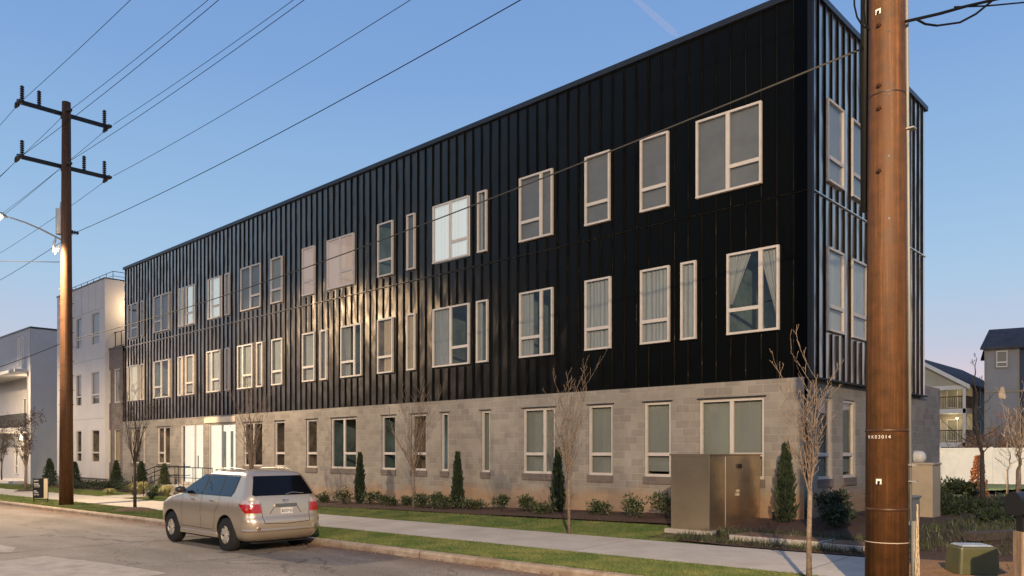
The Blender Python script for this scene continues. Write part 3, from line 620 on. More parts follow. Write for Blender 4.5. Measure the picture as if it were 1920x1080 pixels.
for yy in (2, 4, 6, 8): rl.tube([(wb1 - .5, yy, zw), (wb1 - .5, yy, zw + .62)], .018, 5)
rl.build('roof_railing', M['iron'], wh)
wl = MB(); wl.box(wb1, wb1 + .12, 1.6, 1.75, 11.0, 11.25); fo = wl.build('assumed_wall_lamp', M['bulb'], wh); point('assumed_wall_lamp_light', (wb1 + .9, 1.3, 11.1), 170, (1, .72, .42))  # hidden lamp, assumed from the warm light on the return wall

# ------------------------------------------------------------------ grey townhouse, far left
tx = on_y(57, 0).x
th = thing('townhouse', (tx, 0, -.3), 'grey lap-sided townhouse with lit porch and balcony at the left edge', 'house')
zt = on_y(57, 0, 615).z; TL = tx - 16
sd = MB()
def lap(P, u0, u1, z0, z1):
    z = z0
    while z < z1:
        zn = min(z + .17, z1); sd.quad(P(u0, z, .02), P(u1, z, .02), P(u1, zn, .0), P(u0, zn, .0)); sd.quad(P(u0, z, 0), P(u1, z, 0), P(u1, z, .02), P(u0, z, .02)); z = zn
PT = PS(tx); PTF = PF(0)
lap(PT, 0, 11, 3.9, zt); lap(PTF, TL, tx, 8.3, zt)
sd.quad(PT(0, -1.5, 0), PT(11, -1.5, 0), PT(11, 3.9, 0), PT(0, 3.9, 0)); bar(sd, PT, 0, 11, 3.82, 3.95, .0, .03)
sd.quad((TL, 0, zt), (tx, 0, zt), (tx, 11, zt), (TL, 11, zt)); sd.build('siding_wall', M['greyside'], th)
k = MB(); bar(k, PTF, TL, tx + .06, zt, zt + .12, -.2, .06); bar(k, PT, .2, 11, zt + .001, zt + .119, -.2, .06); k.build('roof_cap', M['trim_dark'], th)
k = MB(); k.box(tx - 2.2, tx - 1.1, 3.2, 4.6, zt + .1, zt + .9); k.build('rooftop_unit', M['grey'], th)
k = MB()  # recessed porch and balcony: back wall, piers, slabs
k.quad((TL, 1.6, -1.5), (tx, 1.6, -1.5), (tx, 1.6, 8.3), (TL, 1.6, 8.3)); k.box(tx - .9, tx - .01, 0.005, 1.6, -1.5, 8.29); k.box(TL, tx - .9, .0, 1.6, 3.75, 4.1); k.box(TL, tx - .9, -.9, 1.6, -1.3, -.05)
k.quad((TL, 0, 8.3), (tx, 0, 8.3), (tx, 1.6, 8.3), (TL, 1.6, 8.3))
k.build('porch_wall', M['white'], th)
k = MB(); k.box(TL, tx - .5, -.9, 0, 8.2, 8.42); k.build('canopy', M['greyside'], th)
rl = MB(); rl.box(TL, tx - .9, -.02, .02, 5.1, 5.15); rl.box(TL, tx - .9, -.015, .015, 4.2, 4.23)
x = tx - 1.0
while x > TL: rl.box(x - .012, x + .012, -.012, .012, 4.1, 5.1); x -= .14
rl.build('balcony_railing', M['iron'], th)
for u0, u1, z0, z1, st in ((tx - 2.6, tx - 1.7, 4.1, 6.6, 'lit_y'), (tx - 7.6, tx - 6.6, 4.1, 6.6, 'lit_w'), (tx - 4.4, tx - 3.0, .3, 2.6, 'lit_w'), (tx - 7.2, tx - 6.2, -.05, 2.5, 'lit_y'), (tx - 9.9, tx - 9.0, .3, 2.6, 'lit_y')):
    window(th, lambda u, z, d: (u, 1.6 - d, z), u0, u1, z0, z1, 'S', st, .1, fmat='paint_w')
for u0, u1 in ((tx - 3.0, tx - 2.6), (tx - 2.0, tx - 1.6), (tx - 9.5, tx - 8.2)): window(th, PTF, u0, u1, 8.9, 11.0 if u1 > tx - 4 else 11.2, 'N', 'curtain', .06, fmat='paint_w')
bl = MB()
for (x, z) in ((tx - 4.4, 3.35), (tx - 8.2, 3.35), (tx - 1.9, 2.4), (tx - 3.6, 6.9), (tx - 1.25, 6.9)): bl.box(x - .08, x + .08, 1.42, 1.58, z - .15, z + .15)
bl.build('porch_lamp', M['bulb'], th)
point('porch_light', (tx - 4.6, .8, 3.2), 90, (1, .78, .5)); point('porch_light', (tx - 8.5, .8, 3.2), 90, (1, .78, .5)); point('balcony_light', (tx - 4.5, .7, 7.4), 70, (1, .8, .55))

# ------------------------------------------------------------------ utility poles
def disc_stack(mb, p, h, n=7, r=.085, ax=(0, 0, 1)):
    p = Vector(p); ax = Vector(ax).normalized(); pts = []; rad = []
    for i in range(n):
        for q, rr in ((0, .35), (.15, 1), (.55, .9), (.75, .35)): pts.append(p + ax * h * (i + q) / n); rad.append(r * rr)
    pts.append(p + ax * h); rad.append(r * .35); mb.tube(pts, rad, 8)
ZA1, ZA2, ZN, ZC = 16.3, 14.1, 11.4, 7.85
def pole(x, y, label, detail=True, lamp=True, base_r=.272, top_r=.165):
    z0 = gz(x, y)
    p = thing('utility_pole', (x, y, z0), label, 'utility pole', 'steel utility poles along the kerb')
    b = MB(); segs = [z0 - .3, 1.17, 5.8, 16.75]
    def rr(z): return base_r + (top_r - base_r) * (z - z0) / 16.5
    b.tube([(x, y, z0 - .3), (x, y, z0 + 5), (x, y, z0 + 10), (x, y, 16.75)], [rr(z0), rr(z0 + 5), rr(z0 + 10), top_r], 40)
    b.build('shaft', M['pole'], p, smooth=True)
    for z in (ZA1, ZA2): a = MB(); a.box(x - top_r - .10, x - top_r + .02, y - 1.75, y + 1.75, z - .075, z + .075); a.build('crossarm', M['iron'], p)
    class INS:
        def tube(s, *k, **kk): mb = MB(); mb.tube(*k, **kk); mb.build('insulator', M['insul'], p, smooth=True)
    ins = INS()
    for z in (ZA1, ZA2):
        for dy in (-1.68, 1.68):
            disc_stack(ins, (x - top_r - .04, y + dy * .93, z + .07), .62)
            for s in (-1, 1): ins.tube([(x - top_r - .04, y + dy, z), (x - top_r - .04 + s * .2, y + dy, z - .04), (x - top_r - .04 + s * .45, y + dy, z - .1)], [.05, .1, .05], 8)
        disc_stack(ins, (x - top_r - .04, y + (-.95 if z == ZA1 else .75), z + .07), .62)
        for s in (-1, 1): ins.tube([(x + s * .15, y, z + .05), (x + s * .38, y, z + .02), (x + s * .6, y, z - .03)], [.05, .1, .05], 8)
    disc_stack(ins, (x, y + .2, ZN), .28, 3, ax=(0, 1, 0))
    if lamp:
        l = MB(); zl_ = 10.45
        zl_ = 10.6; arm = [(x, y - .2, zl_ + .40), (x, y - .9, zl_ + .66), (x, y - 1.5, zl_ + .83), (x, y - 2.0, zl_ + .91), (x, y - 2.3, zl_ + .92)]
        l.tube(arm, [.04, .035, .03, .028, .026], 8); fo = l.build('lamp_arm', M['alu'], p)
        h = MB(); h.tube([(x, y - 2.15, zl_ + .92), (x, y - 2.3, zl_ + .95), (x, y - 2.7, zl_ + .95), (x, y - 2.9, zl_ + .9)], [.04, .11, .12, .03], 12); h.build('lamp_head', M['alu'], fo)
        h = MB(); h.tube([(x, y - 2.52, zl_ + .86), (x, y - 2.52, zl_ + .78), (x, y - 2.52, zl_ + .70)], [.17, .19, .08], 14); h.build('lamp_globe', M['lamp'], fo)
        d = bpy.data.lights.new('street_lamp_light', 'SPOT'); d.energy = LAMP_W; d.color = (1, .74, .46); d.shadow_soft_size = .12; d.spot_size = R(165); d.spot_blend = .35
        lo = bpy.data.objects.new('street_lamp_light', d); col.objects.link(lo); lo.location = (x, y - 2.52, zl_ + .55)
    return p, rr, z0
px2, py2 = -28.4, -7.1; px1, py1 = 3.97, -7.1; px3 = -60.8
P2, rr2, z2 = pole(px2, py2, 'tall rusty utility pole with two crossarms and a lit street lamp, at left')
tr = MB(); tr.tube([(px2 - .36, py2 - .10, 11.3), (px2 - .36, py2 - .10, 12.35)], .19, 16); tr.tube([(px2 - .36, py2 - .10, 12.35), (px2 - .36, py2 - .10, 12.65)], [.05, .03], 8); tr.build('transformer_can', M['alu'], P2, smooth=False)
lp = MB()
for i in range(5): lp.tube([(px2 - .25, py2 - .3, 11.2 - .05 * i), (px2 - .32, py2 - .42, 10.9 - .1 * i), (px2 - .2, py2 - .35, 10.6 - .05 * i), (px2 - .05, py2 - .25, 10.8 - .05 * i)], .010, 5)
lp.build('cable_loop', M['alu'], P2)
for i in range(9):
    z = z2 + 4.2 + i * .6
    for s in (-1, 1): st = MB(); st.tube([(px2 + s * .2 * RT.x, py2 + s * .2 * RT.y, z), (px2 + s * .31 * RT.x, py2 + s * .31 * RT.y, z)], .018, 6); st.build('pole_step', M['pole'], P2)
P1, rr1, z1 = pole(px1, py1, 'thick rusty brown utility pole in the right foreground carrying small white numbers', lamp=False)
P3, rr3, z3 = pole(px3, py2, 'farthest rusty utility pole, assumed with its lamp, down the street beyond the left edge', detail=False)  # unseen pole; its lamp is assumed from a second highlight on the cladding
# details on the near pole: collars, bolts, tags, number, conduit, cable bundle
vd = (Vector((CAM.x, CAM.y, 0)) - Vector((px1, py1, 0))).normalized(); sd_ = Vector((-vd.y, vd.x, 0))     # sd_ points to the picture's right
def onp(zz, off, out=0.0):
    r = rr1(zz) + out; a = math.asin(max(-.98, min(.98, off / rr1(zz)))); d = vd * math.cos(a) + sd_ * math.sin(a); return Vector((px1, py1, zz)) + d * r, d
def zpx(py, Y=10.3): return CAM.z + (HOR - py) / F_ * Y
for nm, pys, hh, out in (('weld_collar', (807, 956), .02, .006),):
    for q in pys:
        zz = zpx(q); b = MB(); b.tube([(px1, py1, zz - hh), (px1, py1, zz - hh * .4), (px1, py1, zz + hh * .4), (px1, py1, zz + hh)], [rr1(zz), rr1(zz) + .009, rr1(zz) + .009, rr1(zz)], 40, cap=False); b.build(nm, mat('weld_dark_rust', (.06, .024, .008), .5, .2), P1, smooth=True)
zz = zpx(1018); b = MB(); b.tube([(px1, py1, zz - .006), (px1, py1, zz + .006)], rr1(zz) + .004, 40, cap=False); b.build('paint_ring', mat('pale_ring', (.42, .34, .27), .7), P1, smooth=True)
zz = zpx(170, 10.3); b = MB(); b.tube([(px1, py1, zz - .008), (px1, py1, zz + .008)], rr1(zz) + .006, 40, cap=False); b.build('weld_collar', mat('weld_black', (.02, .012, .008), .5), P1, smooth=True)
b = MB()
for (ox, q) in ((-12, 43), (-12, 157), (-12, 200), (-12, 318)):
    p, d = onp(zpx(q), ox / 143.0); b = MB(); b.tube([p - d * .01, p + d * .035], .028, 6); b.tube([p + d * .035, p + d * .06], .013, 8); b.build('bolt', M['boltrust'], P1)
b = MB()
for (ox, q) in ((4, 58), (4, 177), (4, 293), (4, 410)):
    p, d = onp(zpx(q), ox / 143.0); b = MB(); b.tube([p - d * .01, p + d * .004], .014, 8); b.build('drilled_hole', M['iron'], P1)
b = MB(); b2 = MB()
for (ox, q) in ((-14, 16), (-13, 903)):
    p, d = onp(zpx(q), ox / 143.0, .004); s_ = Vector((0, 0, 1)).cross(d)
    b.hexa([p + s_ * a + UP * z + d * t for t in (0, .004) for a, z in ((-.035, -.035), (.035, -.035), (.035, .035), (-.035, .035))])
    b2.hexa([p + s_ * a + UP * z + d * t for t in (.004, .012) for a, z in ((-.018, -.035), (.012, -.035), (.018, .005), (-.012, .01))])
b.build('tag_plate', M['paint_w'], P1); b2.build('tag_bolt', M['iron'], P1)
def text_mesh(s, size, name, m, parent, loc, xdir, ydir, extrude=.001):
    c = bpy.data.curves.new(name, 'FONT'); c.body = s; c.size = size; c.extrude = extrude; c.align_x = 'LEFT'
    o = bpy.data.objects.new(name + '_tmp', c); col.objects.link(o); dg = bpy.context.evaluated_depsgraph_get()
    me = bpy.data.meshes.new_from_object(o.evaluated_get(dg)); bpy.data.objects.remove(o)
    xd = Vector(xdir).normalized(); yd = Vector(ydir).normalized(); nd = xd.cross(yd)
    mt = Matrix((xd, yd, nd)).transposed().to_4x4(); mt.translation = Vector(loc) - ORG[parent.name]
    me.transform(mt); me.materials.clear(); me.materials.append(m); o = bpy.data.objects.new(name, me); col.objects.link(o); o.parent = parent; ORG[o.name] = ORG[parent.name]; return o
for i, ch in enumerate('HK03014'):
    p, d = onp(zpx(822), (-31.0 + i * 5.6) / 143.0, .006); s_ = UP.cross(d)
    text_mesh(ch, .062, 'number_plate', M['lit_num'] if 'lit_num' in M else M['paint_w'], P1, p, s_, UP)
cd = MB(); c0 = Vector((px1, py1, 0)) + sd_ * .335 - vd * .05
cd.tube([c0 + UP * .1, c0 + UP * 1.3], .045, 10); cd.tube([Vector((px1, py1, z_)) + sd_ * (rr1(z_) + .022) - vd * .03 for z_ in (1.3, 5, 10, 16)], .02, 10); cd.build('conduit', M['grey'], P1, smooth=True)
cd = MB(); c1 = Vector((px1, py1, 0)) - sd_ * .27 - vd * .12; cd.tube([c1 + UP * 5.5, c1 + UP * 16], .055, 10); cd.build('riser', M['iron'], P1, smooth=True)
cd = MB()
for k_ in range(5):
    pts = []
    for i in range(26):
        z = .15 + i * .055; s_ = c0 + sd_ * (.03 + .035 * math.sin(i * .45 + k_ * 1.3) * (1 - i / 30)) + vd * (.05 + .02 * math.cos(i * .6 + k_)); pts.append(s_ + UP * z)
    cd.tube(pts, .006 if k_ % 2 else .009, 5)
cd.build('cable_bundle', mat('cable_beige', (.42, .33, .22), .6), P1)
for q in (903, 872, 235): p = Vector((px1, py1, zpx(q))) + sd_ * (rr1(zpx(q)) + .02) - vd * .03; cd = MB(); cd.box(p.x - .05, p.x + .09, p.y - .05, p.y + .07, p.z - .008, p.z + .008); cd.build('bracket', M['alu'], P1)
# added unseen lamp across the road, standing in for light on verge, pole, corner
slx, sly = 12.5, -22.5
SL = thing('added_street_lamp', (slx, sly, .2), 'slim grey street lamp added unseen across the road to light the verge and near pole', 'street lamp')
b = MB(); b.tube([(slx, sly, 0), (slx, sly, 9.3)], [.11, .07], 12); b.build('post', M['alu'], SL, smooth=True)
b = MB(); b.tube([(slx, sly, 9.2), (slx - .3, sly + .5, 9.7), (slx - 1.0, sly + 1.5, 9.9)], .035, 8); b.build('arm', M['alu'], SL, smooth=True)
b = MB(); b.tube([(slx - .9, sly + 1.35, 9.93), (slx - 1.25, sly + 1.85, 9.9)], [.11, .06], 10); hd_ = b.build('lamp_head', M['alu'], SL)
b = MB(); b.tube([(slx - 1.08, sly + 1.6, 9.82), (slx - 1.08, sly + 1.6, 9.7)], [.12, .06], 12); b.build('lamp_globe', M['lamp'], hd_)
d = bpy.data.lights.new('street_lamp_light', 'SPOT'); d.energy = LAMP2_W; d.color = (1, .74, .46); d.shadow_soft_size = .1; d.spot_size = R(165); d.spot_blend = .35
lo = bpy.data.objects.new('street_lamp_light', d); col.objects.link(lo); lo.location = (slx - 1.08, sly + 1.6, 9.6); lo.rotation_euler = (R(38), 0, R(12))
# ------------------------------------------------------------------ overhead wires
def wire(a, b_, sag, r, m, label, n=18):
    a, b_ = Vector(a), Vector(b_); mb = MB(); pts = []
    for i in range(n + 1):
        t_ = i / n; p = a.lerp(b_, t_); p.z -= sag * 4 * t_ * (1 - t_); pts.append(p)
    mb.tube(pts, r, 5); return tag(mb.build('utility_wire', m, smooth=True), label, 'wire', 'overhead wires between the poles')
lanes = [(-1.68, ZA1 - .1, 'street end of the upper crossarm'), (0, ZA1, 'top of the left pole'), (1.68, ZA1 - .1, 'building end of the upper crossarm'),
         (-1.68, ZA2 - .1, 'street end of the lower crossarm'), (0, ZA2 + .1, 'middle of the lower crossarm'), (1.68, ZA2 - .1, 'building end of the lower crossarm')]
for dy, z, d in lanes:
    wire((px2 + .5, py2 + dy, z), (px1 - .5, py1 + dy, z), .32, .009, M['wire'], 'thin wire rising rightward from the ' + d)
    wire((px2 - .5, py2 + dy, z), (px3 + .5, py2 + dy, z), .32, .009, M['wire'], 'thin wire dropping leftward from the ' + d)
wire((px2, py2 + .35, ZN), (px1, py1 + .35, ZN), .35, .011, M['wire'], 'lowest bare wire crossing the sky beneath both crossarms')
wire((px2, py2 + .35, ZN), (px3, py2 + .35, ZN), .35, .011, M['wire'], 'bare wire running left under both crossarms from the pole beside the transformer')
wire((px2 + .2, py2 + .2, 6.9), (px1 - .25, py1 + .1, 7.78), .38, .014, M['cable'], 'pale twisted cable crossing in front of the black facade')
wire((px2 - .2, py2 + .2, 6.9), (px3, py2 + .2, 6.6), .3, .015, M['wire'], 'dark cable crossing in front of the white building and the townhouse')
wire((px2 - .2, py2 - .2, 10.1), (px2 - 12, py2 - 16, 10.0), .1, .016, M['wire'], 'level black wire leaving the pole just under the street lamp')
q1 = Vector((px1, py1, 0)) + sd_ * .25
def pxw(px, py, Y): d = ray(px, py); return CAM + d * Y
def freewire(pp, r, label):
    mb = MB(); mb.tube([Vector(p) for p in pp], r, 6); tag(mb.build('service_cable', M['wire'], smooth=True), label, 'cable', 'black service cables at the near pole')
freewire([pxw(1699, 40, 10.3), pxw(1760, 26, 10.6), pxw(1810, 12, 11), pxw(1870, -2, 11.5), pxw(1990, -24, 12.5)], .022, 'thick bundled cable leaving the near pole to the upper right')
freewire([pxw(1718, 36, 10.3), pxw(1735, 45, 10.5), pxw(1757, 48, 10.6), pxw(1800, 42, 10.8), pxw(1830, 26, 11), pxw(1862, 0, 11.3), pxw(1880, -20, 11.5)], .015, 'drooping black cable looping below the bundle at right of the near pole')
freewire([pxw(1790, 13, 11), pxw(1850, 11, 12), pxw(1925, 4, 13), pxw(2050, -6, 15)], .013, 'straight thin cable running off to the right edge near the top')
freewire([pxw(1601, -30, 10.3), pxw(1602, 10, 10.3), pxw(1607, 32, 10.3), pxw(1617, 48, 10.3), pxw(1630, 56, 10.3)], .013, 'outer black drip loop at the left of the near pole')
freewire([pxw(1622, -30, 10.3), pxw(1620, 15, 10.3), pxw(1622, 42, 10.3), pxw(1630, 57, 10.3)], .013, 'inner black drip loop at the left of the near pole')

# ------------------------------------------------------------------ vegetation
def bare_tree(loc, H, fork, spread, seed, label, trunk_r=.04, name='bare_tree', m='bark', nmain=9, twig=5, lean=0, leaves=None, group='young bare street trees', minr=.0035, thick=1.0):
    rr = random.Random(seed); loc = Vector(loc); root = thing(name, loc, label, 'tree', group)
    tk = MB(); cr = MB()
    wx = [rr.uniform(-.02, .02) for _ in range(6)]
    tk.tube([loc + Vector((0, 0, -.1)), loc + Vector((wx[0], wx[1], fork * .5)), loc + Vector((wx[2] + lean * .3, wx[3], fork))], [trunk_r * 1.15, trunk_r * .95, trunk_r * .85], 8)
    tk.build('trunk', M[m], root, smooth=True)
    tops = []
    leader = nmain < 0; nmain = abs(nmain)
    def branch(p, d, L, r, dep):
        n = 5; pts = [p]; rad = [r]; q = p.copy(); dd = d.copy()
        for i in range(n):
            dd = (dd + Vector((rr.uniform(-.16, .16), rr.uniform(-.16, .16), .10 if dep < 2 else .05))).normalized(); q = q + dd * (L / n); pts.append(q.copy()); rad.append(max(minr, r * (1 - .8 * (i + 1) / n)))
            if dep < 3 and i > 0 or (dep == 0 and i == 0):
                for _ in range(1):
                    if rr.random() < (.85 if dep < 2 else .4):
                        a = rr.uniform(0, 6.28); side = Vector((math.cos(a), math.sin(a), rr.uniform(-.1, .4)))
                        nd = (dd * 1.0 + side * rr.uniform(.5, .9)).normalized(); branch(q, nd, L * rr.uniform(.22, .42), max(minr, rad[-1] * .6), dep + 1)
        cr.tube(pts, rad, 4 if dep else 6, cap=False); tops.append(q)
    top = loc + Vector((wx[2] + lean * .3, wx[3], fork)); Lc = H - fork
    if leader:
        q = top.copy(); pts = [q.copy()]; rad = [trunk_r * .85]
        for i in range(14):
            q = q + Vector((rr.uniform(-.07, .07), rr.uniform(-.07, .07), Lc / 14)); pts.append(q.copy()); rad.append(trunk_r * .85 * (1 - .85 * (i + 1) / 14))
            if rr.random() < .8:
                a = rr.uniform(0, 6.28); branch(q, Vector((math.cos(a), math.sin(a), rr.uniform(.1, .5))).normalized(), Lc * rr.uniform(.12, .3) * (1.2 - i / 16), rad[-1] * .4, 1)
        cr.tube(pts, rad, 6)
    for i in range(0 if leader else nmain):
        a = 6.283 * i / nmain + rr.uniform(-.3, .3); sl_ = rr.uniform(.35, 1) * spread; d = Vector((math.cos(a) * sl_, math.sin(a) * sl_, 1)).normalized()
        st_ = top - Vector((0, 0, rr.uniform(0, fork * .12)))
        branch(st_, d, Lc * rr.uniform(.55, .9), trunk_r * rr.uniform(.3, .5) * thick, 0)
    if not leader: branch(top, Vector((rr.uniform(-.08, .08), rr.uniform(-.08, .08), 1)).normalized(), Lc * .85, trunk_r * .65 * thick, 0)
    cr.build('crown', M[m], root)
    if leaves:
        lf = MB()
        for q in tops:
            for _ in range(leaves[1]):
                c = q + Vector((rr.gauss(0, .09), rr.gauss(0, .09), rr.gauss(0, .09))); s_ = rr.uniform(.025, .055); u = Vector((rr.gauss(0, 1), rr.gauss(0, 1), rr.gauss(0, 1))).normalized(); v = u.orthogonal().normalized()
                lf.quad(c - u * s_, c + v * s_ * .5, c + u * s_, c - v * s_ * .5)
        lf.build('dry_leaves', M[leaves[0]], root)
    return root
pA = on_y(1517, -6.75); pA.z = gz(pA.x, pA.y)
bare_tree(pA, 3.3, 1.35, .26, 11, 'bare young tree in front of the building corner beside the near pole', .04, nmain=9, thick=.55)
pB = gpt(1068, 1002); bare_tree(pB, 3.9, 1.35, .24, 4, 'bare vase-shaped tree at the lawn edge in front of the middle ground-floor windows', .035, nmain=10)
pC = on_y(775, -1.5); pC.z = gz(pC.x, pC.y); bare_tree(pC, 4.0, 1.2, .26, 23, 'bare tree standing against the block wall right of the parked car', .045, nmain=12)
pD = on_y(470, -2.6); pD.z = gz(pD.x, pD.y); bare_tree(pD, 4.9, 1.3, .24, 31, 'bare multi-stemmed tree beside the lit entrance behind the parked car', .06, nmain=12)
pE = gpt(253, 957); bare_tree(pE, 4.5, 1.7, .3, 45, 'bare street tree in a mulch ring between the left pole and the parked car', .06, m='bark_d', nmain=11, thick=.8)
pF = gpt(48, 921); bare_tree(pF, 4.7, 1.5, .3, 52, 'slim street tree with a few dark leaves left of the black sign', .07, m='bark', nmain=10, leaves=('bark_d', 5))
pG = gpt(3, 905); bare_tree(pG, 4.3, 1.6, .35, 58, 'leafy dark young tree cut by the left edge of the photo', .06, m='bark_d', nmain=9, leaves=('bark_d', 5))
def mring(p, r):
    b = MB(); n = 26
    for i in range(n):
        a, a2 = 6.283 * i / n, 6.283 * (i + 1) / n; f1, f2 = 1 + .1 * math.sin(3 * a), 1 + .1 * math.sin(3 * a2)
        for (r0, r1, h0, h1) in ((0, r * .6, .11, .07), (r * .6, r, .07, .0)):
            q = [(p.x + r0 * f1 * math.cos(a), p.y + .6 * r0 * f1 * math.sin(a)), (p.x + r1 * f1 * math.cos(a), p.y + .6 * r1 * f1 * math.sin(a)), (p.x + r1 * f2 * math.cos(a2), p.y + .6 * r1 * f2 * math.sin(a2)), (p.x + r0 * f2 * math.cos(a2), p.y + .6 * r0 * f2 * math.sin(a2))]
            hs = (h0, h1, h1, h0); b.quad(*[(x, y, gz(x, y) + .02 + h) for (x, y), h in zip(q, hs)])
    return struct(b.build('mulch_ring', M['soil'], smooth=True))
mring(pE, 1.1); mring(pF, .9)
def leafball(mb, c, rx, ry, rz, n, s, rr, bottom=-1, tall=False):
    c = Vector(c)
    for _ in range(n):
        while True:
            d = Vector((rr.uniform(-1, 1), rr.uniform(-1, 1), rr.uniform(bottom, 1)))
            if .25 < d.length < 1: break
        d *= rr.uniform(.75, 1.06); p = c + Vector((d.x * rx, d.y * ry, d.z * rz)); u = (d + Vector((rr.gauss(0, .7), rr.gauss(0, .7), rr.gauss(.3, .7)))).normalized(); v = u.orthogonal().normalized(); v.rotate(Matrix.Rotation(rr.uniform(0, 6.28), 3, u)); L = s * rr.uniform(.6, 1.3)
        mb.quad(p - v * L * .28, p + u * L * .5 - v * L * .1, p + u * L, p + v * L * .28)
def shrub(x, y, r, h, seed, label, m='leaf_m', n=520, s=.085, grp='low evergreen shrubs along the block wall'):
    rr = random.Random(seed); z = gz(x, y); root = thing('shrub', (x, y, z), label, 'shrub', grp)
    st_ = MB()
    for _ in range(6): st_.tube([(x, y, z), (x + rr.uniform(-.5, .5) * r, y + rr.uniform(-.5, .5) * r, z + h * .7)], [.012, .005], 5)
    st_.build('stem', M['bark_d'], root)
    f = MB()
    for _ in range(7): leafball(f, (x + rr.uniform(-.5, .5) * r, y + rr.uniform(-.5, .5) * r, z + h * rr.uniform(.35, .7)), r * rr.uniform(.4, .65), r * rr.uniform(.4, .65), h * rr.uniform(.25, .42), n // 7, s, rr)
    f.build('foliage', M[m], root); return root
def arbor(px, py_top, y, label, seed, w=.155, m='leaf_d', name='columnar_evergreen'):
    p = on_y(px, y); z = gz(p.x, p.y); Y = (p - CAM).dot(FW); H = CAM.z + (HOR - py_top) / F_ * Y - z
    rr = random.Random(seed); root = thing(name, (p.x, p.y, z), label, 'evergreen', 'slim columnar evergreens by the walls')
    t_ = MB(); t_.tube([(p.x, p.y, z - .05), (p.x, p.y, z + H * .9)], [.04, .01], 6); t_.build('trunk', M['bark_d'], root)
    f = MB()
    for i in range(2600):
        h = rr.random() ** .85; prof = w * (min(1, .72 + 1.6 * h) if h < .2 else 1.0) * (1 - max(0, h - .25) / .78) ** .75 + .02
        a = rr.uniform(0, 6.28); lump = 1 + .22 * math.sin(a * 3 + h * 17 + seed) + .14 * math.sin(a * 5 - h * 31)
        q = prof * lump * rr.uniform(.45, 1.08); c_ = Vector((p.x + q * math.cos(a), p.y + q * math.sin(a), z + .03 + h * H)); u = Vector((math.cos(a) * .5, math.sin(a) * .5, 1.0 + rr.uniform(-.3, .5))).normalized(); v = u.orthogonal().normalized(); v.rotate(Matrix.Rotation(rr.uniform(0, 6.28), 3, u)); L = rr.uniform(.05, .12)
        f.quad(c_ - v * L * .25, c_ + u * L * .5 - v * L * .2, c_ + u * L, c_ + v * L * .25)
    f.build('foliage', M[m], root); return root
arbor(675, 852, -.8, 'slim dark evergreen against the block wall just right of the parked car', 1)
arbor(858, 852, -.8, 'slim dark evergreen right of the narrow window with the bright tube light', 2)
arbor(1046, 845, -.8, 'slim dark evergreen hidden behind the vase-shaped bare tree', 3)
arbor(1473, 838, -1.0, 'tallest dark columnar evergreen right of the brushed steel cabinet', 4, .18)
arbor(218, 866, -.9, 'small dark conifer in front of the brown block wing', 5, .3)
arbor(265, 868, -.9, 'small dark conifer behind the bare street tree in the mulch ring', 6, .3)
arbor(308, 872, -.9, 'light green slim conifer beside the entrance handrail', 7, .28, 'leaf_m')
arbor(140, 868, -1.4, 'pointed conifer just right of the left pole', 8, .36)
arbor(93, 862, -1.4, 'pointed conifer just left of the left pole behind the black sign', 9, .4)
shr = [(606, .32, .5), (645, .38, .5), (694, .36, .55), (731, .30, .45), (760, .28, .48), (792, .35, .45), (815, .36, .5), (833, .34, .5), (885, .42, .42), (941, .26, .42), (984, .38, .45), (1018, .4, .42), (1124, .36, .5), (1187, .38, .52), (1245, .34, .6)]
lab = ['first low shrub right of the parked car', 'shrub just left of the evergreen beside the car', 'pale green shrub between the first evergreen and the bare wall tree', 'small round shrub left of the bare wall tree', 'shrub at the foot of the bare wall tree', 'low shrub right of the bare wall tree trunk', 'middle shrub of the cluster left of the second evergreen', 'shrub touching the left side of the second evergreen', 'broad low shrub right of the second evergreen', 'small dark shrub standing alone on the stained wall base', 'shrub left of the third evergreen', 'dark shrub touching the third evergreen', 'loose leafy shrub right of the vase-shaped tree', 'rounded shrub under the window left of the steel cabinet', 'tall shrub tucked against the left side of the steel cabinet']
for i, ((px, r, h), lb) in enumerate(zip(shr, lab)):
    p = on_y(px, -1.25 if i % 2 else -1.05); shrub(p.x, p.y, r * (1.1 + .35 * ((i * 7) % 5) / 4), h * (.9 + .4 * ((i * 3) % 4) / 3), 100 + i, lb)
for i, (x, y, r, h, lb) in enumerate([(.75, -.4, .5, .8, 'large dark shrub hugging the near corner of the block wall'), (1.3, .9, .55, .8, 'large dark shrub under the side windows of the block wall'), (1.2, -1.35, .45, .6, 'dark shrub in front of the building corner, left of the near pole'), (1.0, 3.4, .5, .7, 'dark shrub behind the tan cabinet by the side wall')]):
    shrub(x, y, r, h, 150 + i, lb, 'leaf_d', 900, .1, 'dark shrubs round the building corner')
for i, px in enumerate((152, 165, 180, 195, 208, 232, 247)):
    p = on_y(px, -1.3); shrub(p.x, p.y, .75, .62, 170 + i, ['leftmost', 'second', 'third', 'middle', 'fifth', 'sixth', 'rightmost'][i] + ' dark hedge plant in the row between the left pole and the entrance', 'leaf_d', 420, .11, 'hedge plants left of the entrance')
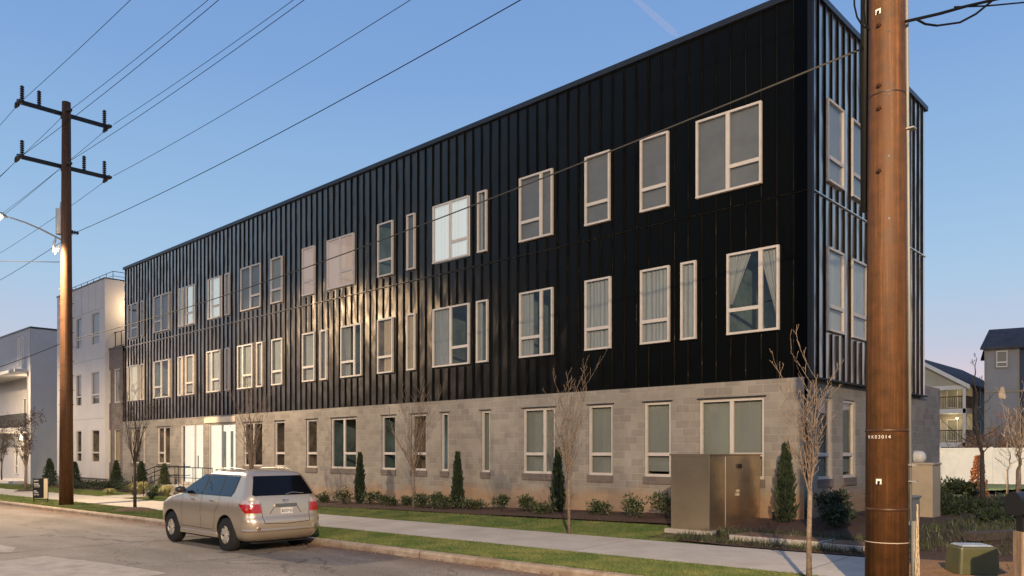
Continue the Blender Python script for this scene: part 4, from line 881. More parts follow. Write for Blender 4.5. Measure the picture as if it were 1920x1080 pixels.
def tuft(x, y, r, h, seed, label, m='leaf_y', n=260):
    rr = random.Random(seed); z = gz(x, y); b = MB()
    for _ in range(n):
        a = rr.uniform(0, 6.28); q = rr.uniform(.3, 1); p = Vector((x + rr.uniform(-.1, .1) * r, y + rr.uniform(-.1, .1) * r, z)); d = Vector((math.cos(a), math.sin(a), 0)); s_ = Vector((-d.y, d.x, 0)) * .012
        p1 = p + d * r * q * .5 + UP * h * rr.uniform(.6, 1); p2 = p + d * r * q + UP * h * rr.uniform(.25, .75); b.quad(p - s_, p + s_, p1 + s_, p1 - s_); b.tri(p1 - s_, p1 + s_, p2)
    return tag(b.build('ornamental_grass', M[m], org=(x, y, z)), label, 'grass clump', 'ornamental grass clumps')
for i, (px, y, r, h, m_, lb) in enumerate([(262, -2.2, .9, .7, 'leaf_y', 'straw-coloured grass clump left of the entrance steps'), (292, -2.0, .8, .6, 'leaf_m', 'green strappy plant at the left foot of the entrance steps'), (312, -1.9, .6, .55, 'leaf_y', 'yellow-green grass clump touching the entrance handrail'), (205, -2.9, .5, .35, 'leaf_y', 'small dry tuft in the lawn left of the entrance path'), (284, -3.5, .45, .4, 'leaf_m', 'small green tuft beside the entrance path')]):
    p = on_y(px, y); tuft(p.x, p.y, r, h, 60 + i, lb, m_)

# grass blades on the verge and lawn
def blades(name, regions, m, hmin, hmax, seed, wid=.006):
    rg = np.random.default_rng(seed); V = []
    for (x0, x1, y0, y1, n, hk) in regions:
        x = rg.uniform(x0, x1, n); y = rg.uniform(y0, y1, n); zb_ = np.array([gground(a, c_) for a, c_ in zip(x, y)]) - .004
        h = rg.uniform(hmin, hmax, n) * hk; a = rg.uniform(0, 6.283, n); tx_, ty_ = rg.normal(0, .4, n) * h, rg.normal(0, .4, n) * h; wv = wid * rg.uniform(.6, 1.4, n) * max(1, hk)
        v = np.empty((n, 3, 3)); v[:, 0] = np.stack([x - np.cos(a) * wv, y - np.sin(a) * wv, zb_], 1); v[:, 1] = np.stack([x + np.cos(a) * wv, y + np.sin(a) * wv, zb_], 1); v[:, 2] = np.stack([x + tx_, y + ty_, zb_ + h], 1); V.append(v.reshape(-1, 3))
    V = np.concatenate(V).astype(np.float32); n = len(V) // 3; me = bpy.data.meshes.new(name)
    me.vertices.add(len(V)); me.vertices.foreach_set('co', V.ravel()); me.loops.add(len(V)); me.loops.foreach_set('vertex_index', np.arange(len(V), dtype=np.int32))
    me.polygons.add(n); me.polygons.foreach_set('loop_start', np.arange(0, len(V), 3, dtype=np.int32)); me.polygons.foreach_set('loop_total', np.full(n, 3, dtype=np.int32)); me.update(); me.validate()
    me.materials.append(m); o = bpy.data.objects.new(name, me); col.objects.link(o); o['kind'] = 'stuff'; return o
VG = (CURB + .17, SW0 - .0)
blades('grass', [(-4, 3.4, *VG, 60000, 1), (-12, -4, *VG, 40000, 1.1), (-30, -12, *VG, 40000, 1.4), (-70, -30, *VG, 30000, 2), (-6, -2.2, SW1, -2.0, 22000, 1.1), (-14, -6, SW1, -2.0, 36000, 1.2), (-31, -14, SW1, -2.1, 36000, 1.6), (-60, -34.6, SW1, -1.8, 24000, 2.2), (-2.3, -1.4, -3.7, -2.9, 4000, 1)], M['grass'], .022, .05, 3)
M['liri'] = mat('strap_leaf', (.012, .022, .010), .5, 0, c2=(.08, .09, .03), vscale=2.2)
blades('ground_cover', [(-1.7, 3.2, -3.6, -2.1, 5000, 1), (2.6, 8.5, -2.8, 8, 13000, 1.15), (4.8, 9, -4.2, -2, 3500, 1.1), (1, 10, 8, 14, 8000, 1.2)], M['liri'], .07, .19, 9, .010)
# ------------------------------------------------------------------ utility cabinets, covers, pedestal, mailbox
cb = thing('steel_cabinet', (-1.6, -1.5, .45), 'large brushed steel utility cabinet in front of the ground-floor windows near the corner', 'utility cabinet')
b = MB(); b.box(-2.09, -1.12, -2.7, -.25, .40, 2.13); b.build('housing', M['steel'], cb, bevel=.006)
b = MB(); b.box(-2.12, -1.09, -2.73, -.22, 2.13, 2.165); b.build('lid', M['steel'], cb, bevel=.005)
b = MB(); b.box(-1.122, -1.112, -1.98, -1.97, .5, 2.1); b.build('door_seam', M['alu'], cb)
b = MB(); b.box(-1.12, -1.085, -1.42, -1.25, 1.83, 1.93); b.build('label_plate', M['iron'], cb)
b = MB(); b.box(-1.12, -1.08, -1.40, -1.36, 1.28, 1.34); b.box(-1.12, -1.07, -1.43, -1.39, 1.20, 1.26); b.build('latch', M['alu'], cb)
b = MB(); b.box(-2.2, -1.0, -2.8, -.15, .2, .47); b.build('concrete_pad', M['concrete'], cb)
for (nm, x0, x1, y0, y1, z0, z1, mk, lb) in (('tan_cabinet', .85, 2.05, 2.1, 2.75, .45, 1.9, 'tan', 'tall tan metal cabinet standing against the side wall right of the near pole'), ('grey_cabinet', 1.45, 2.2, -.1, .6, .45, 1.2, 'grey', 'low grey metal box in front of the tall tan cabinet')):
    t_ = thing(nm, ((x0 + x1) / 2, (y0 + y1) / 2, z0), lb, 'utility cabinet')
    b = MB(); b.box(x0, x1, y0, y1, z0, z1); b.build('housing', M[mk], t_, bevel=.01)
    b = MB(); b.box(x0 - .03, x1 + .03, y0 - .03, y1 + .03, z1, z1 + .05); b.build('lid', M[mk], t_, bevel=.01)
    b = MB(); b.box(x0 + .5, x0 + .51, y0 - .008, y0 + .002, z0 + .05, z1 - .03); b.box(x0 + .25, x0 + .4, y0 - .012, y0 + .002, z1 - .35, z1 - .22); b.build('door_seam', M['iron'], t_)
    b = MB(); b.box(x0 - .2, x1 + .25, y0 - .35, y1 + .1, z0 - .2, z0 + .06); b.build('concrete_pad', M['concrete'], t_)
for (cx, cy, sx_, sy_, lb) in ((.55, -2.75, .95, .42, 'larger flat concrete-rimmed vault cover in the mulch bed'), (2.2, -2.9, .6, .4, 'smaller vault cover in the mulch bed beside the near pole')):
    z = gz(cx, cy) + .05; t_ = thing('vault_cover', (cx, cy, z), lb, 'vault cover')
    b = MB(); b.box(cx - sx_, cx + sx_, cy - sy_, cy + sy_, z - .1, z + .05); b.build('rim', M['concrete'], t_, bevel=.01)
    b = MB(); b.box(cx - sx_ + .07, cx + sx_ - .07, cy - sy_ + .06, cy + sy_ - .06, z + .04, z + .062); b.build('lid', mat('brown_lid', (.16, .085, .05), .9, 0, .3, 5), t_)
pp = on_y(1822, -4.75); zt_ = .84; zb_ = .24
ped = thing('utility_pedestal', (pp.x, pp.y, zb_), 'olive green plastic utility pedestal at the bottom right', 'utility pedestal')
def rotbox(mb, c, hx, hy, z0, z1, ang, taper=0, m=0):
    ca, sa = math.cos(ang), math.sin(ang); P_ = []
    for z, k_ in ((z0, 1), (z1, 1 - taper)):
        for sx_, sy_ in ((-1, -1), (1, -1), (1, 1), (-1, 1)):
            x, y = sx_ * hx * k_, sy_ * hy * k_; P_.append((c[0] + x * ca - y * sa, c[1] + x * sa + y * ca, z))
    mb.hexa(P_, m)
an = R(40)
b = MB(); rotbox(b, pp, .30, .25, .36, .80, an, .10); b.build('cover', M['olive'], ped, bevel=.035)
b = MB(); rotbox(b, pp, .235, .19, .801, .822, an, .15); b.build('top_cap', mat('pale_top', (.33, .37, .40), .5, 0, .2, 6), ped, bevel=.01)  # cap is paler and bluer than the olive cover
b = MB(); rotbox(b, pp, .345, .295, .30, .362, an); rotbox(b, pp, .40, .35, .08, .30, an); b.build('skirt', M['olive'], ped, bevel=.015)
mp_ = pxw(1925, 960, 9.9); mx_, my_ = mp_.x, mp_.y
mbx = thing('mailbox', (mx_, my_, .4), 'black arch-topped mailbox on a pale wooden post at the right edge', 'mailbox')
ax = Vector((math.cos(R(75)), math.sin(R(75)), 0)) ; sd2 = RT
b = MB(); hw_, hh_ = .09, .13; ring = []
ax = (RT * .86 + FW * .5).normalized(); sx2 = Vector((-ax.y, ax.x, 0)); c0_ = pxw(1900, 944, 9.7)
prof = [(-hw_, -hh_), (hw_, -hh_)] + [(hw_ * math.cos(a), hw_ * math.sin(a) * 1.2 + .03) for a in [math.pi * i / 10 for i in range(11)]]
n = len(prof); L = .52
for t_ in (0, L):
    for (u, v) in prof: b.v.append(tuple(c0_ + ax * t_ + sx2 * u + UP * v))
for i in range(n): b.f.append((i, (i + 1) % n, n + (i + 1) % n, n + i)); b.m.append(0)
b.f.append(tuple(range(n))[::-1]); b.m.append(0); b.f.append(tuple(range(n, 2 * n))); b.m.append(0)
b.build('box', M['iron'], mbx)
b = MB(); b.v = [tuple(c0_ - ax * .012 + sx2 * u * 1.07 + UP * v * 1.05) for u, v in prof] + [tuple(c0_ + ax * .01 + sx2 * u * 1.07 + UP * v * 1.05) for u, v in prof]
for i in range(n): b.f.append((i, (i + 1) % n, n + (i + 1) % n, n + i)); b.m.append(0)
b.f.append(tuple(range(n))[::-1]); b.m.append(0); b.build('door', M['iron'], mbx)
cp = c0_ + ax * .26; b = MB(); rotbox(b, cp, .065, .065, 1.22, cp.z - hh_, R(40)); b.build('bracket', M['iron'], mbx)
b = MB(); rotbox(b, cp, .09, .09, .2, 1.22, R(40)); b.build('post', M['wood'], mbx)
lm = MB(); lm.box(-2.2, -1.9, YB, YB + .15, 3.7, 3.9); lm.build('assumed_wall_lamp', M['bulb'], bld)  # unseen lamp added behind the block end, assumed from the brightly lit fence
d = bpy.data.lights.new('assumed_wall_lamp_light', 'SPOT'); d.energy = 3200; d.color = (1, .84, .62); d.spot_size = R(120); d.spot_blend = .6; d.shadow_soft_size = .15
lo = bpy.data.objects.new('assumed_wall_lamp_light', d); col.objects.link(lo); lo.location = (-2.05, YB + .4, 3.7); lo.rotation_euler = (R(68), 0, R(-16))
# a low brick-brown landscape timber at right
t_ = MB(); q = gpt(1885, 1010); rotbox(t_, q, .9, .12, q.z, q.z + .16, R(62)); tag(t_.build('landscape_timber', M['bark_d'], org=q, bevel=.01), 'dark timber edging lying in the ground cover left of the mailbox', 'timber')
# irrigation stubs
for (px, py, lb) in ((1347, 995, 'short black pipe stub in front of the steel cabinet'), (1451, 975, 'short black pipe stub left of the tallest columnar evergreen')):
    q = gpt(px, py); b = MB(); b.tube([(q.x, q.y, q.z), (q.x, q.y, q.z + .17)], .035, 10); b.tube([(q.x, q.y, q.z + .17), (q.x, q.y, q.z + .2)], .045, 10); tag(b.build('pipe_stub', M['iron'], org=q), lb, 'pipe')
# ------------------------------------------------------------------ real-estate sign
sgp = gpt(76, 943); sn = thing('property_sign', sgp, 'black property sign with small white lettering and a pale right strip on the verge', 'sign')
sx_ = (RT * .93 + FW * -.2).normalized(); sx_ = Vector((.80, .60, 0)); nrm = Vector((sx_.y, -sx_.x, 0)); Ysg = (sgp - CAM).dot(FW); pm = F_ / Ysg
def sgq(mb, u0, u1, z0, z1, d0, d1, m=0):
    P_ = [sgp + sx_ * u + UP * z + nrm * d for z in (z0, z1) for u, d in ((u0, d0), (u1, d0), (u1, d1), (u0, d1))]; mb.hexa(P_, m)
W_ = .35
b = MB(); sgq(b, -W_, W_ * .50, .22, 1.08, 0, .03); b.build('sign_board', M['iron'], sn)
b = MB(); sgq(b, W_ * .505, W_, .22, 1.08, 0, .031); b.build('side_panel', mat('sand_panel', (.55, .44, .30), .7), sn)
b = MB(); sgq(b, -W_, -W_ + .03, -.1, 1.1, -.03, 0); sgq(b, W_ - .03, W_, -.1, 1.1, -.03, 0); sgq(b, -W_, W_, .13, .16, -.03, 0); b.build('leg', M['iron'], sn)
wt = mat('sign_white', (.8, .8, .8), .6)
for s_, z, sz in (('NOW', .98, .085), ('Homes', .86, .08), ('Available', .79, .08), ('call for details', .72, .05), ('Sales', .53, .08), ('Center', .46, .08), ('open daily', .37, .06)):
    text_mesh(s_, sz, 'lettering', wt, sn, sgp + sx_ * (-W_ + .05) + UP * (z - .02) + nrm * .032, sx_, UP)

# ------------------------------------------------------------------ parked car
def build_car(loc, label):
    car = thing('parked_car', loc, label, 'car'); X0 = Vector(loc)
    L = 4.785
    zr = [.26, .33, .42, .52, .62, .69, .715, .76, .88, 1.0, 1.09, 1.13, 1.2, 1.3, 1.4, 1.5, 1.58, 1.64, 1.685, 1.71, 1.725]
    xr = [.20, .09, .03, .005, .0, .02, .055, .06, .075, .10, .125, .145, .19, .25, .31, .37, .42, .46, .53, .66, .95]
    xf = [4.45, 4.62, 4.71, 4.75, 4.77, 4.775, 4.77, 4.76, 4.68, 4.38, 3.72, 3.55, 3.40, 3.19, 2.98, 2.76, 2.56, 2.38, 2.15, 1.95, 1.6]
    ww = [.84, .90, .935, .95, .955, .955, .954, .953, .948, .93, .90, .882, .85, .812, .775, .738, .705, .67, .61, .52, .36]
    rr_ = [.30, .32, .33, .33, .33, .33, .30, .30, .29, .28, .26, .24, .22, .2, .19, .18, .18, .2, .22, .26, .25]
    rf = [.5, .55, .6, .6, .6, .6, .6, .6, .58, .55, .5, .45, .4, .36, .34, .32, .3, .3, .3, .3, .25]
    def ip(a, z): return float(np.interp(z, zr, a))
    def outline(z, N1=10, N2=8, N3=40, N4=8, N5=8):
        x0, x1, w_, r0, r1 = ip(xr, z), ip(xf, z), ip(ww, z), ip(rr_, z), ip(rf, z); r0 = min(r0, w_ * .9); r1 = min(r1, w_ * .9); half = []
        bow = .03
        for i in range(N1): y = (w_ - r0) * i / N1; half.append((x0 + 0 + bow * (y / w_) ** 2, y))
        for i in range(N2): a = math.pi / 2 * i / N2; half.append((x0 + r0 - r0 * math.cos(a) + bow * (1 - i / N2) * ((w_ - r0) / w_) ** 2, w_ - r0 + r0 * math.sin(a)))
        for i in range(N3 + 1): half.append((x0 + r0 + (x1 - r1 - x0 - r0) * i / N3, w_))
        for i in range(1, N4 + 1): a = math.pi / 2 * i / N4; half.append((x1 - r1 + r1 * math.sin(a), w_ - r1 + r1 * math.cos(a)))
        for i in range(1, N5 + 1): half.append((x1 + .06 * (i / N5) - .0, (w_ - r1) * (1 - i / N5)))
        return half
    def T0(s, y, z): return (X0.x - s, X0.y + y, X0.z + z)
    def T(s, y, z): return (X0.x - s, X0.y + y, X0.z + float(np.interp(z, [0, .26, .7, 1.13, 1.6, 1.735, 3], [0, .27, .78, 1.26, 1.70, 1.82, 3])))      # car faces -x; y<0 is the street side
    mb = MB(); zsam = zr; rings = []
    for z in zsam:
        h = outline(z); full = h + [(x, -y) for x, y in h[-2:0:-1]]; rings.append([T(x, y, z) for x, y in full])
    n = len(rings[0])
    for r_ in rings: mb.v += r_
    for j in range(len(rings) - 1):
        for i in range(n): a = j * n + i; b_ = j * n + (i + 1) % n; mb.f.append((a, b_, b_ + n, a + n)); mb.m.append(0)
    top = len(mb.v); mb.v.append(T(1.28, 0, 1.735)); k0 = (len(rings) - 1) * n
    for i in range(n): mb.f.append((k0 + i, k0 + (i + 1) % n, top)); mb.m.append(0)
    bot = len(mb.v); mb.v.append(T(2.4, 0, .26))
    for i in range(n): mb.f.append(((i + 1) % n, i, bot)); mb.m.append(1)
    paint, t, pb = newmat('champagne_paint'); pb.inputs['Base Color'].default_value = (.60, .49, .36, 1); pb.inputs['Metallic'].default_value = .65; pb.inputs['Roughness'].default_value = .30; pb.inputs['Coat Weight'].default_value = .6; pb.inputs['Coat Roughness'].default_value = .06
    dark = mat('car_black', (.012, .012, .012), .6); body = mb.build('body', [paint, dark], car, smooth=True)
    cut = MB(); R_ = .43
    for sx in (1.03, 3.82):
        for sy in (-1, 1):
            ring = [(R_ * math.cos(6.2832 * i / 40), R_ * math.sin(6.2832 * i / 40)) for i in range(40)]; k = len(cut.v)
            for yy in (sy * .62, sy * 1.1):
                for (a, z) in ring: cut.v.append(T0(sx + a, yy, .39 + z))
            for i in range(40): cut.f.append((k + i, k + (i + 1) % 40, k + 40 + (i + 1) % 40, k + 40 + i)); cut.m.append(1)
            cut.f.append(tuple(k + i for i in range(40))[::-1]); cut.f.append(tuple(k + 40 + i for i in range(40))); cut.m += [1, 1]
    co_ = cut.build('cutter', [paint, dark], car)
    bm = bmesh.new(); bm.from_mesh(co_.data); bmesh.ops.recalc_face_normals(bm, faces=bm.faces[:]); bm.to_mesh(co_.data); bm.free()
    bm = bmesh.new(); bm.from_mesh(body.data); bmesh.ops.recalc_face_normals(bm, faces=bm.faces[:]); bm.to_mesh(body.data); bm.free()
    md = body.modifiers.new('arch', 'BOOLEAN'); md.object = co_; md.operation = 'DIFFERENCE'; md.solver = 'EXACT'
    bpy.context.view_layer.update(); dg = bpy.context.evaluated_depsgraph_get(); me = bpy.data.meshes.new_from_object(body.evaluated_get(dg)); body.modifiers.clear(); body.data = me; bpy.data.objects.remove(co_)
    for p in me.polygons: p.use_smooth = p.material_index == 0
    def surf(a, z, off=0.0, side=-1):
        """a = distance round the outline from the rear centre"""
        x0, w_, r0 = ip(xr, z), ip(ww, z), ip(rr_, z); s1 = w_ - r0; arc = r0 * math.pi / 2
        if a < s1: p = (x0 + .03 * (a / w_) ** 2, a); nn = (-1, .06)
        elif a < s1 + arc: q = (a - s1) / r0; p = (x0 + r0 - r0 * math.cos(q) + .03 * (1 - q / 1.5708) * (s1 / w_) ** 2, s1 + r0 * math.sin(q)); nn = (-math.cos(q), math.sin(q))
        else: p = (x0 + r0 + (a - s1 - arc), w_); nn = (0, 1)
        return T(p[0] + nn[0] * off, side * (p[1] + nn[1] * off), z)
    def a_of_s(s, z): return s - ip(xr, z) - ip(rr_, z) + ip(ww, z) - ip(rr_, z) + ip(rr_, z) * math.pi / 2
    def patch_(poly_fn, z0, z1, mk, name, off=.004, nz=10, na=14, sides=(-1, 1), both=False, parent=car, ms=None):
        for sd in sides:
            m_ = MB()
            for j in range(nz):
                for i in range(na):
                    q = []
                    for (jj, ii) in ((j, i), (j, i + 1), (j + 1, i + 1), (j + 1, i)):
                        z = z0 + (z1 - z0) * jj / nz; a0, a1 = poly_fn(z); a = a0 + (a1 - a0) * ii / na
                        q.append(surf(abs(a), z, off, sd * (1 if a >= 0 else -1)))
                    m_.quad(*q)
            m_.build(name, ms or M[mk], parent, smooth=True)
    # rear screen with rounded lower corners
    def rg(z): 
        wv = ip(ww, z) - .115; wv -= .07 * max(0, (1.17 - z) / .05) ** 2 if z < 1.17 else 0; return (-wv, wv)
    blk = mat('tinted_rear_glass', (.004, .004, .005), .08, 0, spec=.3)
    patch_(rg, 1.13, 1.585, None, 'rear_window', .005, 14, 28, sides=(1,), ms=blk)
    wiper = MB(); wiper.tube([surf(.02, 1.15, .03, 1), surf(.2, 1.19, .035, 1), surf(.48, 1.165, .03, 1)], .009, 5); wiper.build('rear_wiper', mat('grey_wiper', (.15, .15, .15), .4), car)
    # side glass: three panes each side
    def srange(s_hi, s_lo): return lambda z: (a_of_s(s_lo(z), z), a_of_s(s_hi(z), z))
    A = lambda z: 3.36 - (z - 1.12) * 1.95
    patch_(srange(A, lambda z: 2.28 - (z - 1.12) * .12), 1.115, 1.575, 'carglass', 'side_window', ms=None)
    patch_(srange(lambda z: 2.18 - (z - 1.12) * .12, lambda z: 1.42 - (z - 1.12) * .05), 1.115, 1.585, 'carglass', 'side_window')
    patch_(srange(lambda z: 1.37 - (z - 1.12) * .05, lambda z: .83 + max(0, 1.2 - z) * .6 - max(0, z - 1.2) * .1), 1.115, 1.57, 'carglass', 'side_window')
    trim = mat('window_trim_black', (.008, .008, .008), .35)
    patch_(srange(lambda z: A(z) + .03, lambda z: .78 - max(0, z - 1.2) * .1 + max(0, 1.2 - z) * .6), 1.10, 1.60, None, 'window_surround', .0018, ms=trim)
    # windscreen
    m_ = MB(); 
    for j in range(10):
        for i in range(12):
            q = []
            for (jj, ii) in ((j, i), (j, i + 1), (j + 1, i + 1), (j + 1, i)):
                z = 1.14 + .44 * jj / 10; wv = ip(ww, z) - .27; y = -wv + 2 * wv * ii / 12; q.append(T(ip(xf, z) + .02 + .055 * (1 - abs(y) / ip(ww, z)), y, z + .008))
            m_.quad(*q)
    m_.build('windscreen', M['carglass'], car, smooth=True)
    # tail lamps wrap the corner
    red, t, rb = newmat('tail_red'); rb.inputs['Base Color'].default_value = (.38, .012, .012, 1); rb.inputs['Roughness'].default_value = .12; rb.inputs['Coat Weight'].default_value = .8
    clr = mat('tail_clear', (.55, .42, .38), .12, .3, .3, 20, spec=.8)
    def tl(z): k = (z - .80) / .27; return (.60 + .03 * k, .96 + .30 * k)
    patch_(tl, .80, .97, None, 'tail_lamp', .012, 8, 12, ms=red)
    def tl2(z): k = (z - .80) / .27; return (.605 + .03 * k, .96 + .30 * k)
    patch_(tl2, .972, 1.055, None, 'tail_lamp_lens', .011, 5, 12, ms=clr)
    # dark seams
    seam = mat('panel_gap', (.03, .025, .02), .8)
    def strip(pts, name, wdt=.010, off=.002, ms=seam, sides=(-1, 1)):
        for sd in sides:
            m_ = MB()
            for (a0, z0), (a1, z1) in zip(pts, pts[1:]):
                d = Vector((a1 - a0, z1 - z0)).normalized(); nx, nz_ = -d.y * wdt / 2, d.x * wdt / 2; K = 6
                for i in range(K):
                    f0, f1 = i / K, (i + 1) / K; A0, Z0, A1, Z1 = a0 + (a1 - a0) * f0, z0 + (z1 - z0) * f0, a0 + (a1 - a0) * f1, z0 + (z1 - z0) * f1
                    m_.quad(surf(abs(A0 - nx), Z0 - nz_, off, sd), surf(abs(A0 + nx), Z0 + nz_, off, sd), surf(abs(A1 + nx), Z1 + nz_, off, sd), surf(abs(A1 - nx), Z1 - nz_, off, sd))
            m_.build(name, ms, car)
    strip([(.6, .99), (.575, .70), (.55, .60), (.0, .575)], 'tailgate_gap', .012)
    strip([(.685, 1.10), (.66, 1.3), (.6, 1.6)], 'tailgate_gap', .008)
    def sS(s, z): return (a_of_s(s, z), z)
    for s0 in (2.25, 3.25): strip([sS(s0, 1.1), sS(s0 - .0, .8), sS(s0 + .02, .42)], 'door_gap', .009)
    strip([sS(1.38, 1.1), sS(1.36, .95), sS(1.55, .75), sS(1.62, .42)], 'door_gap', .009)
    strip([sS(1.62, .42), sS(3.27, .42)], 'door_gap', .009)
    strip([sS(.72, .88), sS(.72, .99)], 'fuel_flap_gap', .006, sides=(-1,)); strip([sS(.9, .88), sS(.9, .99)], 'fuel_flap_gap', .006, sides=(-1,))
    # lower cladding ledge and rear bumper step
    chrome = mat('chrome', (.75, .72, .68), .12, 1)
    m_ = MB()
    for (y0, y1) in ((-.28, .27),): m_.hexa([T(ip(xr, z) - d, y, z) for z in (.905, .965) for y, d in ((y0, -.02), (y1, -.02), (y1, .035), (y0, .035))])
    m_.build('tailgate_garnish', mat('garnish_grey', (.22, .19, .15), .3, .7), car, bevel=.006)
    pl = MB(); pl.hexa([T(ip(xr, z) - d, y, z) for z in (.765, .885) for y, d in ((-.13, -.02), (.16, -.02), (.16, .012), (-.13, .012))]); plo = pl.build('licence_plate', mat('plate_white', (.65, .62, .58), .5), car)
    text_mesh('B527 K1', .085, 'plate_lettering', M['iron'], plo, T(ip(xr, .8) - .014, -.12, .795), (0, 1, 0), (0, 0, 1))
    # recess edges beside plate
    for y0, y1 in ((-.29, -.40), (.29, .37)):
        strip([(abs(y0), .9), (abs(y1), .77)], 'plate_recess_edge', .012, .003, sides=(-1 if y0 < 0 else 1,))
    lg = MB(); c_ = T(ip(xr, 1.02) - .014, 0, 1.02)
    for (rx_, rz_) in ((.07, .045), (.024, .042), (.045, .02)):
        lg.tube([(c_[0], c_[1] + rx_ * math.cos(a), c_[2] + rz_ * math.sin(a) + (.012 if rx_ == .045 else 0)) for a in [6.2832 * i / 24 for i in range(25)]], .006, 5, cap=False)
    lg.build('rear_emblem', chrome, car)
    text_mesh('HYBRID', .035, 'badge_lettering', chrome, car, T(ip(xr, .93) - .008, -.58, .93), (0, 1, 0), (0, 0, 1)) if False else None
    for sd in (-1, 1):
        ex = MB(); p = T(.015, sd * .70, .50); ex.tube([(p[0] - .10, p[1], p[2]), (p[0] + .03, p[1] + sd * -.0, p[2])], .045, 14); ex.build('rear_reflector', chrome, car)
        hd = MB()
        for s0 in (1.55, 2.48): hd.hexa([T(s, sd * (ip(ww, .99) + d), z) for z in (.985, 1.02) for s, d in ((s0, .005), (s0 + .2, .005), (s0 + .2, .04), (s0, .04))])
        hd.build('door_handle', chrome, car, bevel=.008)
        mr_ = MB(); s0 = 3.12; y_ = ip(ww, 1.14)
        pts = [(s0 - .02, y_ + .02, 1.16, .02), (s0 - .02, y_ + .08, 1.19, .075), (s0 - .02, y_ + .2, 1.2, .085), (s0 - .02, y_ + .27, 1.2, .05)]
        mr_.tube([T(s, sd * y, z) for s, y, z, _ in pts], [q[3] for q in pts], 12); mr_.build('wing_mirror', mat('mirror_shell', (.05, .05, .045), .3, .2), car, smooth=True)
        rk = MB(); rk.tube([T(s, sd * .56, 1.70 + .055 * math.sin(math.pi * min(1, max(0, (s - .75) / 1.5))) ** .3) for s in [.75 + .1 * i for i in range(16)]], .018, 6); rk.build('roof_rail', paint, car, smooth=True)
        bl_ = MB(); bl_.hexa([T(s, sd * (ip(ww, .36) + d), z) for z in (.27, .36) for s, d in ((1.5, -.08), (3.35, -.08), (3.35, .02), (1.5, .02))]); bl_.build('sill_trim', paint, car, bevel=.01)
    # bumper lip
    m_ = MB(); K = 24
    for i in range(K):
        a0, a1 = -1.05 + 2.1 * i / K, -1.05 + 2.1 * (i + 1) / K
        f = lambda a, z, o_: surf(abs(a), z, o_, 1 if a >= 0 else -1)
        m_.quad(f(a0, .44, .004), f(a1, .44, .004), f(a1, .455, .03), f(a0, .455, .03)); m_.quad(f(a0, .455, .03), f(a1, .455, .03), f(a1, .475, .03), f(a0, .475, .03)); m_.quad(f(a0, .475, .03), f(a1, .475, .03), f(a1, .50, .003), f(a0, .50, .003))
    m_.build('rear_bumper_step', paint, car, smooth=True)
    hl = MB()
    for sd in (-1, 1): pass
    # wheels
    tyre = mat('tyre_rubber', (.015, .014, .012), .85, 0, .3, 30); alloy = mat('alloy_wheel', (.75, .70, .62), .3, .5)
    for sx in (1.03, 3.82):
        for sd in (-1, 1):
            c_ = Vector(T0(sx, sd * .95, .378)); w_ = thing_part('wheel', c_, car); pr = [(0, .20), (.0, .31), (.012, .35), (.04, .376), (.12, .38), (.2, .376), (.235, .35), (.24, .22)]
            m_ = MB(); NN = 40
            for (d, r_) in pr:
                for i in range(NN): a = 6.2832 * i / NN; m_.v.append((c_.x + r_ * math.cos(a), c_.y - sd * d, c_.z + r_ * math.sin(a)))
            for j in range(len(pr) - 1):
                for i in range(NN): a = j * NN + i; b_ = j * NN + (i + 1) % NN; m_.f.append((a, b_, b_ + NN, a + NN)); m_.m.append(0)
            m_.build('tyre', tyre, w_, smooth=True)
            m_ = MB()
            for (d0, r0, d1, r1) in ((.004, .283, .0, .262), (.0, .262, .05, .250), (.05, .250, .18, .245)):
                for i in range(NN):
                    a, a2 = 6.2832 * i / NN, 6.2832 * (i + 1) / NN
                    m_.quad(*[(c_.x + r_ * math.cos(q), c_.y - sd * d, c_.z + r_ * math.sin(q)) for d, r_, q in ((d0, r0, a), (d0, r0, a2), (d1, r1, a2), (d1, r1, a))])
            for s_ in range(10):
                a = 6.2832 * (s_ // 2) / 5 + (.19 if s_ % 2 else -.19) + .3; ca, sa = math.cos(a), math.sin(a); wi, wo = .016, .024
                def q(r_, t_, d): return (c_.x + r_ * ca - t_ * sa, c_.y - sd * d, c_.z + r_ * sa + t_ * ca)
                m_.hexa([q(.04, -wi, .05), q(.04, wi, .05), q(.256, wo, .05), q(.256, -wo, .05), q(.04, -wi, .012), q(.04, wi, .012), q(.256, wo, .012), q(.256, -wo, .012)])
            m_.tube([(c_.x, c_.y - sd * .05, c_.z), (c_.x, c_.y - sd * .004, c_.z)], .055, 16); m_.build('rim', alloy, w_)
            m_ = MB(); m_.tube([(c_.x, c_.y - sd * .11, c_.z), (c_.x, c_.y - sd * .10, c_.z)], .2, 24); m_.build('brake_disc', dark, w_)
    m_ = MB(); m_.hexa([T(s, y, z) for z in (.2, .30) for s, y in ((.3, -.7), (4.4, -.7), (4.4, .7), (.3, .7))]); m_.build('underbody', dark, car)
    m_ = MB(); m_.hexa([T(s, y, z) for z in (.5, 1.05) for s, y in ((.5, -.75), (3.3, -.75), (3.3, .75), (.5, .75))])
    # headlamps
    for sd in (-1, 1):
        h_ = MB(); h_.hexa([T(s, sd * y, z) for z in (.74, .88) for s, y in ((4.35, .86), (4.45, .87), (4.66, .62), (4.5, .6))]); h_.build('headlamp', clr, car, bevel=.01)
    return car
def thing_part(name, c, parent):
    o = bpy.data.objects.new(name, None); col.objects.link(o); o.parent = parent; o.location = Vector(c) - ORG[parent.name]; ORG[o.name] = Vector(c); return o
build_car((-8.08, -8.89, -.012), 'champagne silver SUV parked at the kerb, seen from behind')

